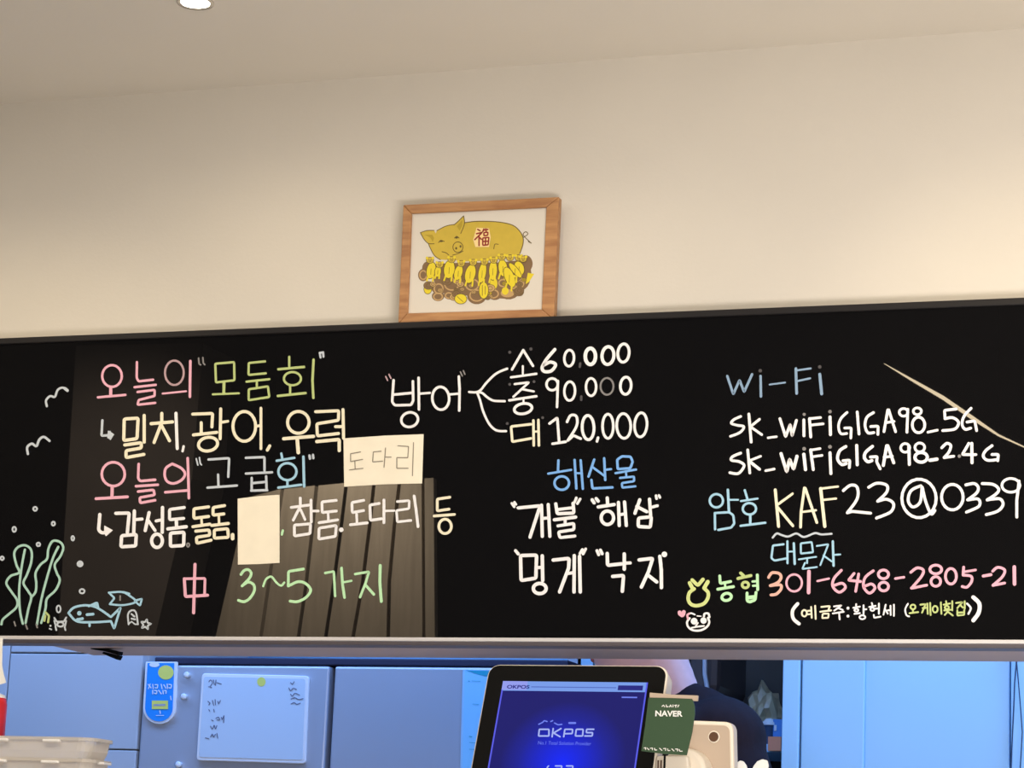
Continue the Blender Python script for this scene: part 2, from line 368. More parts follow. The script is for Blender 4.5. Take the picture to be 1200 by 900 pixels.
write(T, 'white chalk fish name with a bracket splitting to three prices', (440, 420, 7.0588), [
 ('pinkgrey', 1.8, 'L 85,150 100,182;L 112,132 128,165'),
 ('white', 3.2, 'L 150,180 138,360 160,388 295,385 312,350 310,190;L 150,300 305,285;L 357,160 360,422;L.9 365,292 450,285;O 283,507,70,60,-15;O 540,330,70,95,-4;L.9 615,298 685,292;L 690,150 696,250 693,432;S.9 775,278 830,280 870,262 920,200 1000,125 1090,85;S.9 830,280 880,285 930,325 980,350 1070,354;S.9 842,285 865,345 892,440 940,540 1000,595 1080,602'),
 ('grey', 1.8, 'L 703,112 718,145;L 728,102 740,132')])
write(T, 'small price line at the top of the price list', (585, 395, 6.3158), [
 ('white', 3.2, 'L 178,97 95,240;L 180,100 250,213;L.8 175,215 175,270;L.9 88,298 275,272;S1.25 412,92 350,165 318,225 335,255 385,250 418,205 380,185 335,205;O 518,156,36,60,4;O1.4 675,143,38,60;O1.25 805,137,44,66,5;O1.1 920,118,42,68,5'),
 ('dgrey', 3, 'D 78,112,12;D 235,88,12;L 600,195 597,220')])
write(T, 'medium price line in the middle of the price list', (585, 395, 6.3158), [
 ('white', 3.1, 'L.9 115,348 220,335 105,442;L.9 165,385 255,402;L 75,468 275,438;L.8 180,460 180,485;O1.1 177,530,66,38,-10;O 392,350,42,44;L 435,325 428,518;O 522,400,40,70,2;O 680,370,38,65;O1.1 937,360,40,64,4'),
 ('grey', 2.4, 'O 798,365,48,62'),
 ('dgrey', 3, 'D 78,350,11;D 258,330,11;L 608,440 607,465')])
write(T, 'large price line at the bottom of the price list', (585, 395, 6.3158), [
 ('cream', 3.2, 'L 235,645 88,662 97,775 235,750;L 253,617 256,802;L 290,614 294,802;L.8 257,700 290,698'),
 ('white', 3.3, 'L 372,640 430,597 444,780;L 395,790 492,775;S 502,628 530,580 572,588 572,660 508,765;L 508,765 550,728 603,752;O1.1 658,670,44,90,-2;L 732,745 724,772;O 805,660,40,90;O 922,658,52,92,-3;O 1048,650,46,90,4'),
 ('dgrey', 3, 'D 60,640,11;D 322,597,11')])
write(T, 'blue heading of the seafood list', (595, 530, 6.3158), [
 ('blue', 3.1, 'L 375,60 372,140;L.9 300,158 470,130;O 400,228,54,50;L 495,57 508,268;L 540,60 556,270;L.8 500,155 550,155;L 640,55 598,180;L.9 625,108 712,172;L 714,45 722,205;L.9 720,130 765,125;L 620,205 627,268 775,260;L 815,125 810,55 845,30 910,33 925,70 908,118 815,125;L.9 798,155 950,128;L.8 875,140 878,175;L.9 832,190 935,180 935,215 845,228 848,262 945,252')])
write(T, 'bold white seafood names, upper pair', (595, 530, 6.3158), [
 ('white', 4.1, 'L.8 30,378 48,403;L.8 50,370 60,386;L 78,412 240,396 165,628;L 250,392 256,622;L 300,387 312,622;L.9 258,490 302,486;L 356,382 366,455 490,450 484,378;L.9 362,425 488,410;L 345,500 503,480;L.9 425,490 425,522;L.9 372,545 490,527 490,573 376,590 386,632 498,620;L.8 508,338 494,372;L.8 536,346 516,380;L 625,352 640,375;L 655,343 670,362;L 737,338 740,392;L 670,405 788,387;O 738,485,46,50;L 820,372 826,542;L 865,368 878,542;L.9 830,462 868,456;L 978,352 942,452;L 955,402 1030,440;L 1050,348 1058,470;L.9 1055,410 1108,396;L 968,487 966,550 1056,555 1064,478 968,487;L.8 1098,322 1102,344;L.8 1120,320 1127,335')])
write(T, 'bold white seafood names, lower pair', (595, 635, 6), [
 ('white', 4.3, 'L.9 55,62 74,85;L 90,96 203,93 198,255 94,272 90,96;L 243,98 246,272;L.9 205,182 243,178;O 225,328,45,36;L 320,128 432,116 428,185 365,352;L.9 425,222 465,216;L 468,97 466,352;L 505,102 510,352;L.8 525,54 508,82;L.8 548,50 530,85;L.9 628,62 640,90;L.9 652,58 664,84;L 700,82 702,165 800,155;L 820,85 820,192;L.9 820,150 862,148;L 738,243 815,236 806,348;L 925,127 1020,116 990,210 940,318;L 988,235 1048,282;L 1070,102 1080,200 1081,322;D 1102,88,20')])
write(T, 'slate blue wireless heading on the right', (840, 420, 7.5), [
 ('slate', 3.1, 'L 92,155 145,315 200,190 240,295 310,140;L 385,155 388,335;L.7 465,230 600,212;L1.1 695,90 702,308;L.8 700,106 825,88;L.8 705,200 820,175;L1.2 905,140 922,312'),
 ('dgrey', 3, 'D 382,108,16;D 905,75,16')])
write(T, 'upper white wireless network name', (840, 420, 7.5), [
 ('white', 3.2, 'S 210,510 150,538 128,570 180,588 238,600 205,650 120,685;L1.1 282,490 302,735;L 375,535 295,600 395,670;L.9 450,698 525,688;L1.1 555,530 605,690 645,580 662,680 700,545;L1.1 765,540 766,680;L1.1 815,530 826,690;L 815,530 912,520;L 820,587 935,575;L1.2 995,515 999,670;S 1145,475 1090,530 1070,600 1090,660 1142,660;L 1125,612 1182,610 1178,700'),
 ('grey', 3, 'D 768,492,14;D 995,468,16')])
write(T, 'end of the upper wireless network name', (990, 465, 6.3158), [
 ('white', 3.4, 'L 92,112 105,275;S 212,117 165,150 150,210 170,265 215,265;L 192,220 247,217 245,278;L 318,97 290,258;L 325,97 376,258;L.9 300,192 365,182;O.9 435,115,32,28;L 466,92 460,262;O.9 537,107,30,25;O 546,208,46,58;L.9 615,262 685,247;L 825,90 738,100 742,160;S 742,162 800,155 842,190 815,238 725,250;S 935,85 885,140 868,200 890,240 932,232;L 905,187 962,178 976,250')])
write(T, 'lower white wireless network name', (840, 515, 7.5), [
 ('white', 3.4, 'S 210,120 140,150 128,182 200,196 240,232 190,298 115,292;L 272,92 290,295;L.9 385,147 285,188;L1.1 285,190 375,262;L.9 430,275 505,260;L1.2 565,125 615,285 640,172 675,262 705,148;L1.2 765,130 780,265;L1.1 825,92 848,265;L.9 825,94 908,80;L.9 840,152 925,140;L1.1 995,117 1003,300;S1.1 1135,62 1080,100 1062,170 1098,220 1138,212;L 1110,187 1170,182 1165,248'),
 ('grey', 3, 'D 768,82,17;D 995,65,17')])
write(T, 'end of the lower wireless network name', (990, 465, 6.3158), [
 ('white', 3.5, 'L1.1 88,360 92,503;S1.1 205,367 155,410 145,450 170,480 200,472;L 190,446 240,442 235,480 262,533;L1.1 310,362 285,508;L1.1 318,362 362,488;L.9 290,447 352,440;O.9 447,378,33,32;L1.1 474,362 478,500;O.9 555,375,36,33;O1.1 565,448,46,36;L1.2 630,470 682,462;S 718,377 755,345 785,362 770,410 735,450;L 735,450 805,440;L 918,345 870,428 970,428;L1.1 940,345 942,488;S 1090,362 1042,400 1025,440 1058,470 1130,465;L 1090,427 1137,427 1132,473'),
 ('grey', 3, 'D 848,440,13')])
write(T, 'pale blue password heading', (820, 555, 6.6667), [
 ('sky', 2.9, 'O 130,212,52,52;L1.1 220,127 228,290;L.8 230,205 300,205;L 118,308 230,302 262,325 270,390 245,422 145,440;L 118,308 120,435;L 352,130 372,195;L.9 322,215 452,195;O 388,275,52,45;L1.1 395,320 395,385;L 320,408 512,384')])
write(T, 'large cream password writing', (820, 555, 6.6667), [
 ('cream', 3.4, 'L1.1 590,127 616,412;L.9 725,157 605,245;L 607,262 728,408;L 818,112 792,300 788,418;L 825,115 915,382;L.8 800,300 908,286;L1.2 945,117 977,412;L.8 945,118 1080,101;L.8 960,206 1065,195')])
write(T, 'large white end of the password writing', (970, 550, 5.2174), [
 ('white', 3.6, 'S 95,130 140,97 180,110 180,180 120,265;L 120,266 150,257 262,268;S 250,110 300,85 360,97 360,140 305,195;S 305,195 360,183 402,210 385,260 298,298;O 558,178,105,118;S 570,100 510,130 492,190 520,230 565,200 577,105;S 578,110 600,200 632,272 655,252;O 762,170,66,78;S 845,95 895,87 920,110 910,145 855,187;S 855,187 920,182 925,225 848,262;S 945,87 1010,92 1045,120 1030,150 975,187;S 975,187 1050,180 1072,215 1040,255 970,277;O.9 1120,98,55,42;L 1170,72 1156,190 1156,292')])
write('chalk_underline', 'wavy grey line under the password', (820, 555, 6.6667), [
 ('ice', 2.5, 'S 570,500 602,468 640,480 690,492 755,468 815,495 900,465 950,475 1030,470')])
write(T, 'small pale blue note under the wavy line', (820, 555, 6.6667), [
 ('sky', 2.7, 'L 655,552 572,562 560,660 585,680 680,662;L 685,530 686,700;L1.1 735,545 742,705;L.8 690,610 735,608;L.9 790,545 790,625 885,615 875,535 790,545;L.8 775,670 910,650;L.8 840,665 838,700;L.8 822,698 802,745 915,730;L.8 915,565 1005,552 942,715;L.8 967,640 1030,685;L1.1 1040,530 1046,720;L.8 1045,635 1098,632')])
write(T, 'peach and pink account number', (890, 650, 7.5), [
 ('peach', 3.6, 'S 80,200 110,160 170,165 190,200 160,245 95,272;S 95,272 180,265 190,300 150,345 102,354'),
 ('pink', 3.4, 'O.8 305,248,68,75;L1.3 435,147 432,333;L.8 510,232 610,210;S 720,137 655,210 645,280 700,330 755,290 728,252 662,268;L 832,165 782,225 888,236;L 872,170 846,322;S 1000,142 930,200 915,280 965,338 1015,295 985,258 925,278;O 1090,173,45,38;O 1092,280,42,38;L.9 1195,210 1270,198;S 1330,155 1385,117 1440,135 1425,190 1336,295;L 1336,295 1470,268;O 1550,130,52,38;O 1550,236,42,42;O 1683,190,48,68;L 1795,110 1790,180;L.9 1805,150 1900,135;S 1790,180 1860,190 1865,235 1825,285 1782,280;L1.1 1967,188 2035,176;S 2050,145 2095,112 2155,135 2135,195 2052,270;L 2052,270 2155,250;L1.3 2240,108 2242,258')])
write(T, 'tiny white account holder line in brackets', (890, 650, 7.5), [
 ('white', 2.1, 'S2 335,432 292,490 297,560 348,608;D 778,470,13;D 778,540,13;L 655,455 720,446 657,492;L 692,470 732,487;L 645,517 740,502;L 700,515 705,568;L 850,435 850,452;L 825,467 882,457;O 852,488,17,12;L 835,520 882,514;L 915,445 915,520;L 915,482 940,480;O 905,550,25,17;L 988,425 992,443;L 965,460 1020,450;O 993,480,17,14;L 1050,430 1050,520;L 1020,475 1050,472;L 1005,530 1008,555 1065,545;L 1110,440 1090,528;L 1105,480 1128,518;L 1152,450 1154,530;L 1128,490 1150,488;L 1182,440 1182,538;S 1305,432 1282,480 1292,530 1315,543;S1.2 1825,430 1857,470 1837,520;S2.4 1880,375 1932,430 1927,510 1880,578'),
 ('cream', 2.2, 'O 395,515,22,28;L 425,495 448,492;L 425,525 448,523;L 455,460 460,555;L 490,450 495,565;L 545,460 620,452 607,487;L 535,502 630,490;L 557,520 610,518 605,555 552,558 557,520'),
 ('lime', 2.2, 'O 1350,460,22,20;L 1350,485 1350,505;L 1320,515 1395,505;L 1415,440 1460,435 1430,510;L 1435,470 1462,468;L 1475,430 1480,520;L 1500,425 1505,530;O 1545,480,22,28;L 1595,420 1600,520;L 1640,410 1645,430;L 1620,440 1675,430;O 1648,465,18,14;L 1625,490 1680,485;L 1695,410 1695,490;L 1655,500 1630,530;L 1660,505 1700,535;L 1730,425 1785,418 1740,470;L 1765,445 1790,465;L 1805,410 1805,475;L 1740,490 1740,535 1800,530 1800,488;L 1740,510 1800,508')])
write('chalk_emblem', 'yellow green ring emblem left of the bank word', (785, 660, 10), [
 ('logo', 4.4, 'S 285,300 230,345 215,420 245,478 310,498 395,475 442,415 448,345 400,292;L1.1 232,232 268,300;L1.1 445,218 402,290;L 262,197 328,262 388,190')])
write(T, 'green bank word right of the ring emblem', (785, 660, 10), [
 ('mint', 3.6, 'L 585,150 590,238 712,215;L.8 645,230 650,285;L 562,305 745,275;O 665,395,56,42,-12;L 905,350 905,440 935,455 1000,430 1010,342;L1.3 915,405 1000,395;L 1025,138 1030,310;L.8 970,215 1020,210;L.8 975,265 1020,262'),
 ('lime', 3.8, 'L 798,180 950,145;L 830,115 868,150;O.9 885,255,38,34')])
write('chalk_heart', 'small pink heart beside the doodled animal face', (785, 660, 10), [
 ('pink', 3.6, 'D 115,578,24;D 163,573,24;L 112,595 145,622 165,595;L 130,595 150,600;S.7 212,650 205,608 228,590')])
write('chalk_animal_face', 'white doodled round animal face', (785, 660, 10), [
 ('white', 2.6, 'S 232,645 202,690 215,745 270,785 360,787 435,745 462,690 445,640;S.8 225,595 250,586 292,602;S 400,622 408,592 450,590 464,632;D 285,680,40;D 395,672,38;L.8 255,757 320,745 400,735;L.6 320,618 365,622;L.7 330,700 300,740')])
for i, (s, wd) in enumerate((('S 412,270 405,220 440,182 482,187 505,130 540,108 570,112;L1.4 570,114 592,132', 2.7), ('S 245,690 240,630 280,600 320,620 345,565 385,540 435,575', 3))):
    write('chalk_bird', None, (0, 440, 7.5), [('ice', wd, s)])
SEA = (0, 600, 6)
write('chalk_seaweed', 'pale green wavy seaweed outline, left plant', SEA, [('sea', 2.9, 'S 175,265 150,400 135,550 140,690 160,785;S 10,790 20,755 60,720 115,670 120,620 80,560 45,500 75,450 135,425 115,370 100,290 130,245 180,235 220,270 220,350 190,440 165,500 200,560 220,600 200,680 180,780')])
write('chalk_seaweed', 'pale green wavy seaweed outline, right plant', SEA, [('sea', 2.9, 'S 222,598 250,560 255,500 250,430 285,370 330,330 340,260 370,205 420,210 445,250 425,310 385,370 400,430 420,480 390,550 330,610 320,680 290,780;S 410,245 370,330 320,500 290,620 260,790'), ('lime', 2.6, 'L 320,705 345,730 338,775;L 318,730 312,765')])
for s in ('O 100,122,12,17', 'O 375,82,11,13', 'O 247,-22,13,13', 'O 512,185,9,15', 'O 270,228,12,12', 'O 15,325,11,12', 'D 563,365,24', 'O 577,557,17,15', 'O.9 412,682,14,24'):
    write('chalk_bubble', None, SEA, [('ice', 2.2, s)])
write('chalk_fish', 'larger blue chalk fish', SEA, [('sky', 2.9, 'S 482,710 520,672 600,656 680,672 780,738;S 482,710 540,768 650,775 780,768;L 780,738 848,672 803,820 780,768;L 625,662 683,637 690,672;L 640,660 680,650;D 558,712,16;L1.2 612,722 655,718;L1.2 545,756 580,750;L 630,780 630,802')])
write('chalk_fish', 'smaller blue chalk fish at upper right', SEA, [('sky', 2.5, 'S 765,567 860,563 920,595 960,625;S 772,648 860,655 940,640 965,618;L 765,567 805,605 772,648;L 945,625 998,610 985,658 945,625;L 870,563 910,575'), ('grey', 2, 'L 845,590 845,620')])
write('chalk_crab', 'small white chalk crab on the seabed', SEA, [('ice', 2.2, 'O 425,790,22,16;L 382,745 400,772 450,770 466,742;L 382,765 392,800;L 465,765 458,800;L 390,805 396,830;L 455,808 460,830;D 355,800,7;L.8 348,820 362,826')])
write('chalk_shell', None, SEA, [('ice', 2.2, 'S 905,790 900,720 925,692 955,705 970,790;L 925,718 945,735;L 925,750 950,755;L.8 905,785 925,770 950,790 970,788')])
star = ' '.join('%.0f,%.0f' % (1025+(38 if k % 2 == 0 else 16)*math.sin(math.pi*k/5+.2), 790-(38 if k % 2 == 0 else 16)*math.cos(math.pi*k/5+.2)) for k in range(11))
write('chalk_starfish', None, SEA, [('ice', 2.2, 'L ' + star)])
write('chalk_seabed_mark', None, SEA, [('grey', 2, 'L 100,772 108,800;L 182,795 192,822;L 255,790 262,812')])

# paper notes stuck on the glass
def note(name, label, cat, c, t=.0006):
    mb = MB(); y = BF - .0012
    p = [onY(a, b, y) for a, b in c]
    mb.prism([q for q in p], (0, t, 0), M['paper']); o = mb.build('sheet')
    r = thing(name, label, cat); o.parent = r; return r
n1 = note('paper_note', 'cream paper slip with pencilled fish name stuck on the blackboard', 'note', [(402.5, 513.8), (450, 510.5), (496.3, 508.8), (494.6, 566.5), (450, 567.5), (403.3, 570.4)])
pm = MB(); draw(pm, 'L 270,295 130,320 130,430 300,400;L 190,430 195,535;L 115,548 305,525;L 560,285 450,295 440,435 580,425;L 622,240 600,510;L 615,368 700,368;L 795,208 945,218 935,375 780,375 780,525 940,525;L 1015,165 1000,630', lambda x, y: onY(400+x/12, 505+y/12, BF - .0018), M['pencil'], 13)
pm.build('pencil_lettering', n1, flat=1)
n2 = note('blank_paper_patch', 'blank cream paper patch covering a word on the blackboard', 'note', [(278.5, 584.4), (303, 581.4), (327.5, 579.8), (327.5, 659.6), (303, 661), (278.8, 661.6)])

# ------------------------------------------------------------------ framed picture on the ledge
fp = thing('picture_frame', 'oak framed golden pig picture standing on the blackboard ledge', 'picture')
FY = -.040
o4 = [(472.4, 240), (655, 230.6), (649, 374.6), (466.4, 379.6)]; i4 = [(482, 250), (640, 242.6), (634.4, 362.4), (477.4, 367)]
zlow = min(onY(*p, FY).z for p in o4)
for k in range(4):
    a, b, c, d = o4[k], o4[(k+1) % 4], i4[(k+1) % 4], i4[k]
    MB().prism([onY(*q, FY) for q in (a, b, c, d)], (0, .018, 0), M['oak']).build('frame_rail', fp, bevel=.0018)
MB().prism([onY(*q, FY + .006) for q in ((478, 246), (644, 238), (638, 366), (473, 371))], (0, .003, 0), mat('print_stock', (.70, .66, .58, 1), .8)).build('print_paper', fp)
PK = dict(gold=mat('print_gold', srgb(204, 178, 62), .6, noise=.08, nscale=60), yel=mat('print_yellow', srgb(226, 206, 40), .6), brown=mat('print_brown', srgb(126, 98, 66), .6),
          tan=mat('print_tan', srgb(190, 156, 104), .6), line=mat('print_line', srgb(98, 82, 34), .7), red=mat('print_red', srgb(140, 26, 18), .6), pale=mat('print_pale', srgb(240, 214, 150), .6), khaki=mat('print_khaki', srgb(176, 152, 40), .6))
pr = MB(); pr.step = 4e-6; lay = [0]
def pd(t, m, wd=8):
    lay[0] += 1; y = FY + .0058
    draw(pr, t, lambda x, yy: onY(480+x/7.5, 245+yy/7.5, y), PK[m], wd)
pd('E 120,580,46,55;E 260,690,70,60;E 370,660,80,70;E 250,765,55,45;E 350,755,50,40;E 550,680,80,75;E 590,765,85,72;E 750,740,65,60;E 740,640,60,60;E 870,690,110,105;E 960,610,100,110;E 1020,480,62,75;E 470,620,60,60;E 160,520,50,60;P 160,560 250,480 500,470 800,470 1050,440 1070,560 1000,690 880,790 700,780 500,760 300,740', 'brown', 8)
pd('O 255,700,38,42;O 370,660,62,52;O 250,770,38,30;O 345,760,30,24;O 550,665,56,48;O 590,760,60,48;O 735,745,45,35;O 820,650,35,30;O 120,580,30,38', 'tan', 12)
pd('E 940,650,70,60;E 860,740,60,36', 'tan')
pd('E 450,790,54,46;E 652,715,44,76;E 160,705,36,44;E 840,720,30,34;P 1040,560 1095,570 1050,640 1020,660;E 740,655,32,52', 'yel')
pd('O 450,790,50,42;O 652,715,42,72;L 420,770 460,820;L 640,670 640,760;L 665,680 665,750;O 160,705,34,42', 'line', 5)
pd('P 430,120 600,106 780,113 900,140 960,185 998,240 998,300 970,395 900,420 700,455 500,460 400,450 380,300', 'gold')
pd('S 470,122 600,108 780,114 900,140 960,185 996,245 996,310 970,390', 'line', 8)
pd('P 240,190 320,150 400,132 455,200 475,280 478,340 440,390 380,420 330,447 270,445 220,410 185,350 165,300 215,250', 'gold')
pd('P 95,208 150,190 215,188 240,230 215,305 165,300 125,260;P 478,60 482,130 450,215 400,190 390,140 425,110', 'gold')
pd('P 130,225 200,225 215,255 205,290 180,250;P 465,95 462,150 440,190 415,150', 'khaki')
pd('S 95,208 150,190 215,188;S 95,208 125,262 165,302 215,305;S 240,190 320,150 395,135;S 165,302 185,350 220,410 270,445;S 390,140 430,105 475,60;S 475,60 482,130 450,215;S 255,295 275,275 305,285;S 395,255 415,240 435,255;S 285,375 320,385 345,405;S 380,405 430,390 470,370;O 425,335,44,46;S 1000,250 1040,220 1020,200 1000,230 1070,300;S 740,350 750,310 780,310', 'line', 7)
pd('E 410,345,9,12;E 448,328,9,12;E 278,283,16,8;E 412,250,14,10;L 1045,285 1068,298', 'line', 10)
rp = random.Random(5)
for k in range(26):                                 # coins and nuggets of the pile
    cx0, cy0 = rp.uniform(150, 1010), rp.uniform(590, 790)
    if abs(cx0-580) > 330 and cy0 > 740: cy0 -= 60
    rr0 = rp.uniform(20, 46); pd('E %d,%d,%d,%d,%d' % (cx0, cy0, rr0, rr0*.8, rp.uniform(-30, 30)), rp.choice(['tan', 'brown', 'khaki']))
    pd('O %d,%d,%d,%d' % (cx0, cy0, rr0, rr0*.8), 'line', 4); pd('O %d,%d,%d,%d' % (cx0, cy0, rr0*.45, rr0*.4), 'line', 4)
pd('E 652,715,42,74,4;E 450,790,54,44', 'yel'); pd('O 652,715,42,74;O 450,790,54,44;L 640,670 640,760;L 665,680 665,750;L 420,770 470,815', 'line', 5)
# piglets: (head x, y, body x, y, half width, half height, tilt)
pigs = [(180, 450, 190, 540, 38, 72, 12), (265, 490, 250, 550, 26, 46, 8), (370, 445, 350, 530, 46, 78, 8), (455, 480, 430, 560, 34, 66, 16), (560, 470, 535, 570, 44, 82, 14),
        (660, 465, 640, 560, 32, 88, 10), (740, 450, 735, 540, 34, 84, 2), (812, 425, 822, 520, 38, 74, -8), (885, 430, 880, 600, 40, 92, -22), (960, 430, 965, 520, 40, 60, -20), (1000, 440, 930, 540, 24, 80, -40)]
for hx, hy, bx_, by_, a_, b_2, tl_ in pigs:
    pd('E %d,%d,%d,%d,%d' % (bx_, by_, a_+6, b_2+6, tl_), 'line'); pd('E %d,%d,%d,%d,%d' % (bx_, by_, a_, b_2, tl_), 'yel')
    pd('L %d,%d %d,%d;L %d,%d %d,%d' % (bx_-a_*.6, by_+b_2*.6, bx_-a_, by_+b_2*1.25, bx_+a_*.5, by_+b_2*.7, bx_+a_*.4, by_+b_2*1.3), 'yel', 15)
    pd('E %d,%d,35,30' % (hx, hy), 'line'); pd('E %d,%d,30,25' % (hx, hy), 'gold'); pd('D %d,%d,12;D %d,%d,12' % (hx-26, hy-20, hx+26, hy-20), 'yel')
    pd('D %d,%d,4;D %d,%d,4;O %d,%d,9,7;L %d,%d %d,%d' % (hx-12, hy-6, hx+12, hy-6, hx, hy+8, bx_, by_-b_2*.2, bx_-3, by_+b_2*.5), 'line', 4)
pd('P 590,165 700,170 715,250 700,335 580,335 560,270', 'pale')
pd('L 600,180 620,192;L 590,218 640,206 575,270;L 612,235 612,322;L 622,255 632,268;L 648,188 690,180;L 655,208 690,205 688,232 655,236 655,208;L 645,255 698,250 692,315 645,320 645,255;L 670,255 668,316;L 645,287 692,283;L 655,176 645,200;L 672,175 675,195', 'red', 13)
pr.build('pig_print', fp, flat=1, label='golden sow with piglets and coins, red character on her side')

# ------------------------------------------------------------------ recessed downlights
def downlight(c, label, lit=1):
    t = thing('recessed_downlight', label, 'ceiling light', 'recessed ceiling downlights'); t.location = c
    MB().lathe([(.027, -.0015), (.033, -.004), (.0345, -.002), (.0345, .0)], (0, 0, 0), M['chrome'], 28).build('bezel', t, smooth=True)
    MB().lathe([(.0265, -.0022), (.0262, -.0016)], (0, 0, 0), M['glow'], 28).build('lens', t)
    return t
dl = onZ(229, 2.5, ZC)
dlA, dlB = onZ(60, 1, ZC), onZ(1190, 1, ZC)
dxs = [(dl.x, 'warm recessed downlight at the top left of the ceiling'), (onY(20, 300, 0).x, 'recessed downlight left of the visible one'), (onY(680, 300, 0).x, 'recessed downlight right of the visible one'), (onY(1250, 300, 0).x, 'recessed downlight farthest right along the counter')]
for i, (x, lb) in enumerate(dxs):
    downlight((x, dl.y if i in (0, 2) else dl.y - .55, ZC), lb)
for i, (x, lb) in enumerate(dxs):
    yy = dl.y if i in (0, 2) else dl.y - .55
    spot('downlight_beam', (x, yy, ZC - .012), (x, yy + (.1, 1.1, .1, 1.1)[i], (1.2, 1.55, 1.2, 1.6)[i]), (8, 30, 6, 30)[i], WARM, (150, 70, 130, 70)[i], 1.0, .025)

# ------------------------------------------------------------------ hall things that the board mirrors
def mir(px, py, D):                                 # point mirrored in the glass, at distance D in front of it
    p = onY(px, py, BF + D); p.y = BF - D; return p
DH = 4.0
scr = thing('slatted_wood_screen', 'tan wood slat screen mirrored in the lower left of the blackboard', 'screen')
gaps_t = [(290, 583), (331, 573), (371, 569), (406, 566), (438.5, 564), (468.5, 562), (496, 560.5), (508, 560)]
gaps_b = [(253, 745), (306, 745), (350, 745), (382, 745), (414, 745), (455, 745), (497, 745), (509.5, 745)]
mids = [0, 0, 1.5, 1.0, 2.5, -3.5, 0, 0]
wall_v = []
for i in range(7):
    g0 = 4.2 if i else 0; g1 = 4.2 if i < 6 else 0
    if i == 6: g0 = 3.0
    (ax, ay), (bx, by) = gaps_t[i], gaps_t[i+1]; (cx, cy), (dx, dy) = gaps_b[i], gaps_b[i+1]
    ext = 1.9
    def L(t0, b0, t): return (t0[0]+(b0[0]-t0[0])*t, t0[1]+(b0[1]-t0[1])*t)
    lt = [L((ax+g0/2, ay), (cx+g0/2, cy), t) for t in (0, .3, .65, 1, ext)]
    rt = [L((bx-g1/2, by), (dx-g1/2, dy), t) for t in (0, .3, .65, 1, ext)]
    for l, m in ((lt, mids[i]), (rt, mids[i+1])):
        l[1] = (l[1][0]+m*.7, l[1][1]); l[2] = (l[2][0]+m, l[2][1])
    front = [mir(x, y, DH) for x, y in lt + rt[::-1]]
    MB().prism(front, (0, -.03, 0), M['slat']).build('slat', scr)
zf = mir(350, 565, DH)
bxl, bxr = mir(250, 745, DH).x - .05, mir(512, 745, DH).x + .03
MB().box(bxl, bxr, -DH - .16, -DH - .10, 0, 1.55, M['dark']).build('base_panel', scr)
spot('slat_spot', (mir(400, 560, DH).x + .05, -DH + .5, 3.15), (mir(390, 560, DH).x, -DH, 2.2), 330, (1, .86, .66), 80, .9, .05)
# plaster pillar mirrored at the left
pq = [mir(x, y, 5.0) for x, y in ((89, 405), (238, 402), (225, 560), (182, 745), (150, 900), (60, 900), (68, 745))]
struct('wall_pillar', MB().prism(pq, (0, -.3, 0), M['pillar']))
spot('pillar_spot', (pq[0].x + 1.0, -3.4, 3.6), (pq[0].x + .1, -5, 2.3), 330, (1, .86, .72), 60, .9, .05)
# strip lamp mirrored at the right
sp = [mir(x, y, 3.4) for x, y in ((1036, 426), (1070, 446), (1105, 466), (1140, 490), (1170, 510), (1205, 526))]
st = thing('strip_lamp', 'slim curved strip lamp mirrored as a streak at the right of the blackboard', 'lamp')
MB().tube(sp, [.0008, .004, .006, .006, .0032, .0018], M['strip'], 10).build('light_tube', st, smooth=True)
MB().tube([sp[1], sp[1] + Vector((0, 0, 4.2 - sp[1].z))], .0012, M['black'], 6).build('hanging_wire', st)
MB().tube([sp[4], sp[4] + Vector((0, 0, 4.2 - sp[4].z))], .0012, M['black'], 6).build('hanging_wire', st)

# ------------------------------------------------------------------ counter
ct = thing('service_counter', 'stone topped service counter under the blackboard', 'counter')
MB().box(-2.4, 2.4, -.52, .12, .96, 1.0, M['counter']).build('worktop', ct, bevel=.004)
MB().box(-2.36, 2.36, -.46, .10, 0, .96, M['counterb']).build('counter_body', ct)

# ------------------------------------------------------------------ kitchen: tall cabinet, fridge
YF = 1.25
def q(px, py, Y=YF): return onY(px, py, Y)
cab = thing('tall_cabinet', 'pale blue-white flat panel cabinet left of the steel fridge', 'cabinet')
xa, xb_, xc = q(-150, 800).x, q(9, 800).x, q(164.5, 820).x
z1, z2 = q(80, 765.5).z, q(140, 878.5).z
ztop = ZC - .45
MB().box(xa, xc, YF + .03, YF + .6, 0, ztop + .03, M['lam']).build('carcass', cab)
g = .0018
MB().box(xb_ + g, xc - g, YF, YF + .03, z1 + g, ztop, M['lam']).build('door', cab, bevel=.002)
MB().box(xb_ + g, xc - g, YF, YF + .03, z2 + g, z1 - g, M['lam']).build('door', cab, bevel=.002)
MB().box(xb_ + g, xc - g, YF, YF + .03, .1, z2 - g, M['lam']).build('door', cab, bevel=.002)
MB().box(xa, xb_ - g, YF, YF + .03, .1, ztop, M['lam']).build('door', cab, bevel=.002)

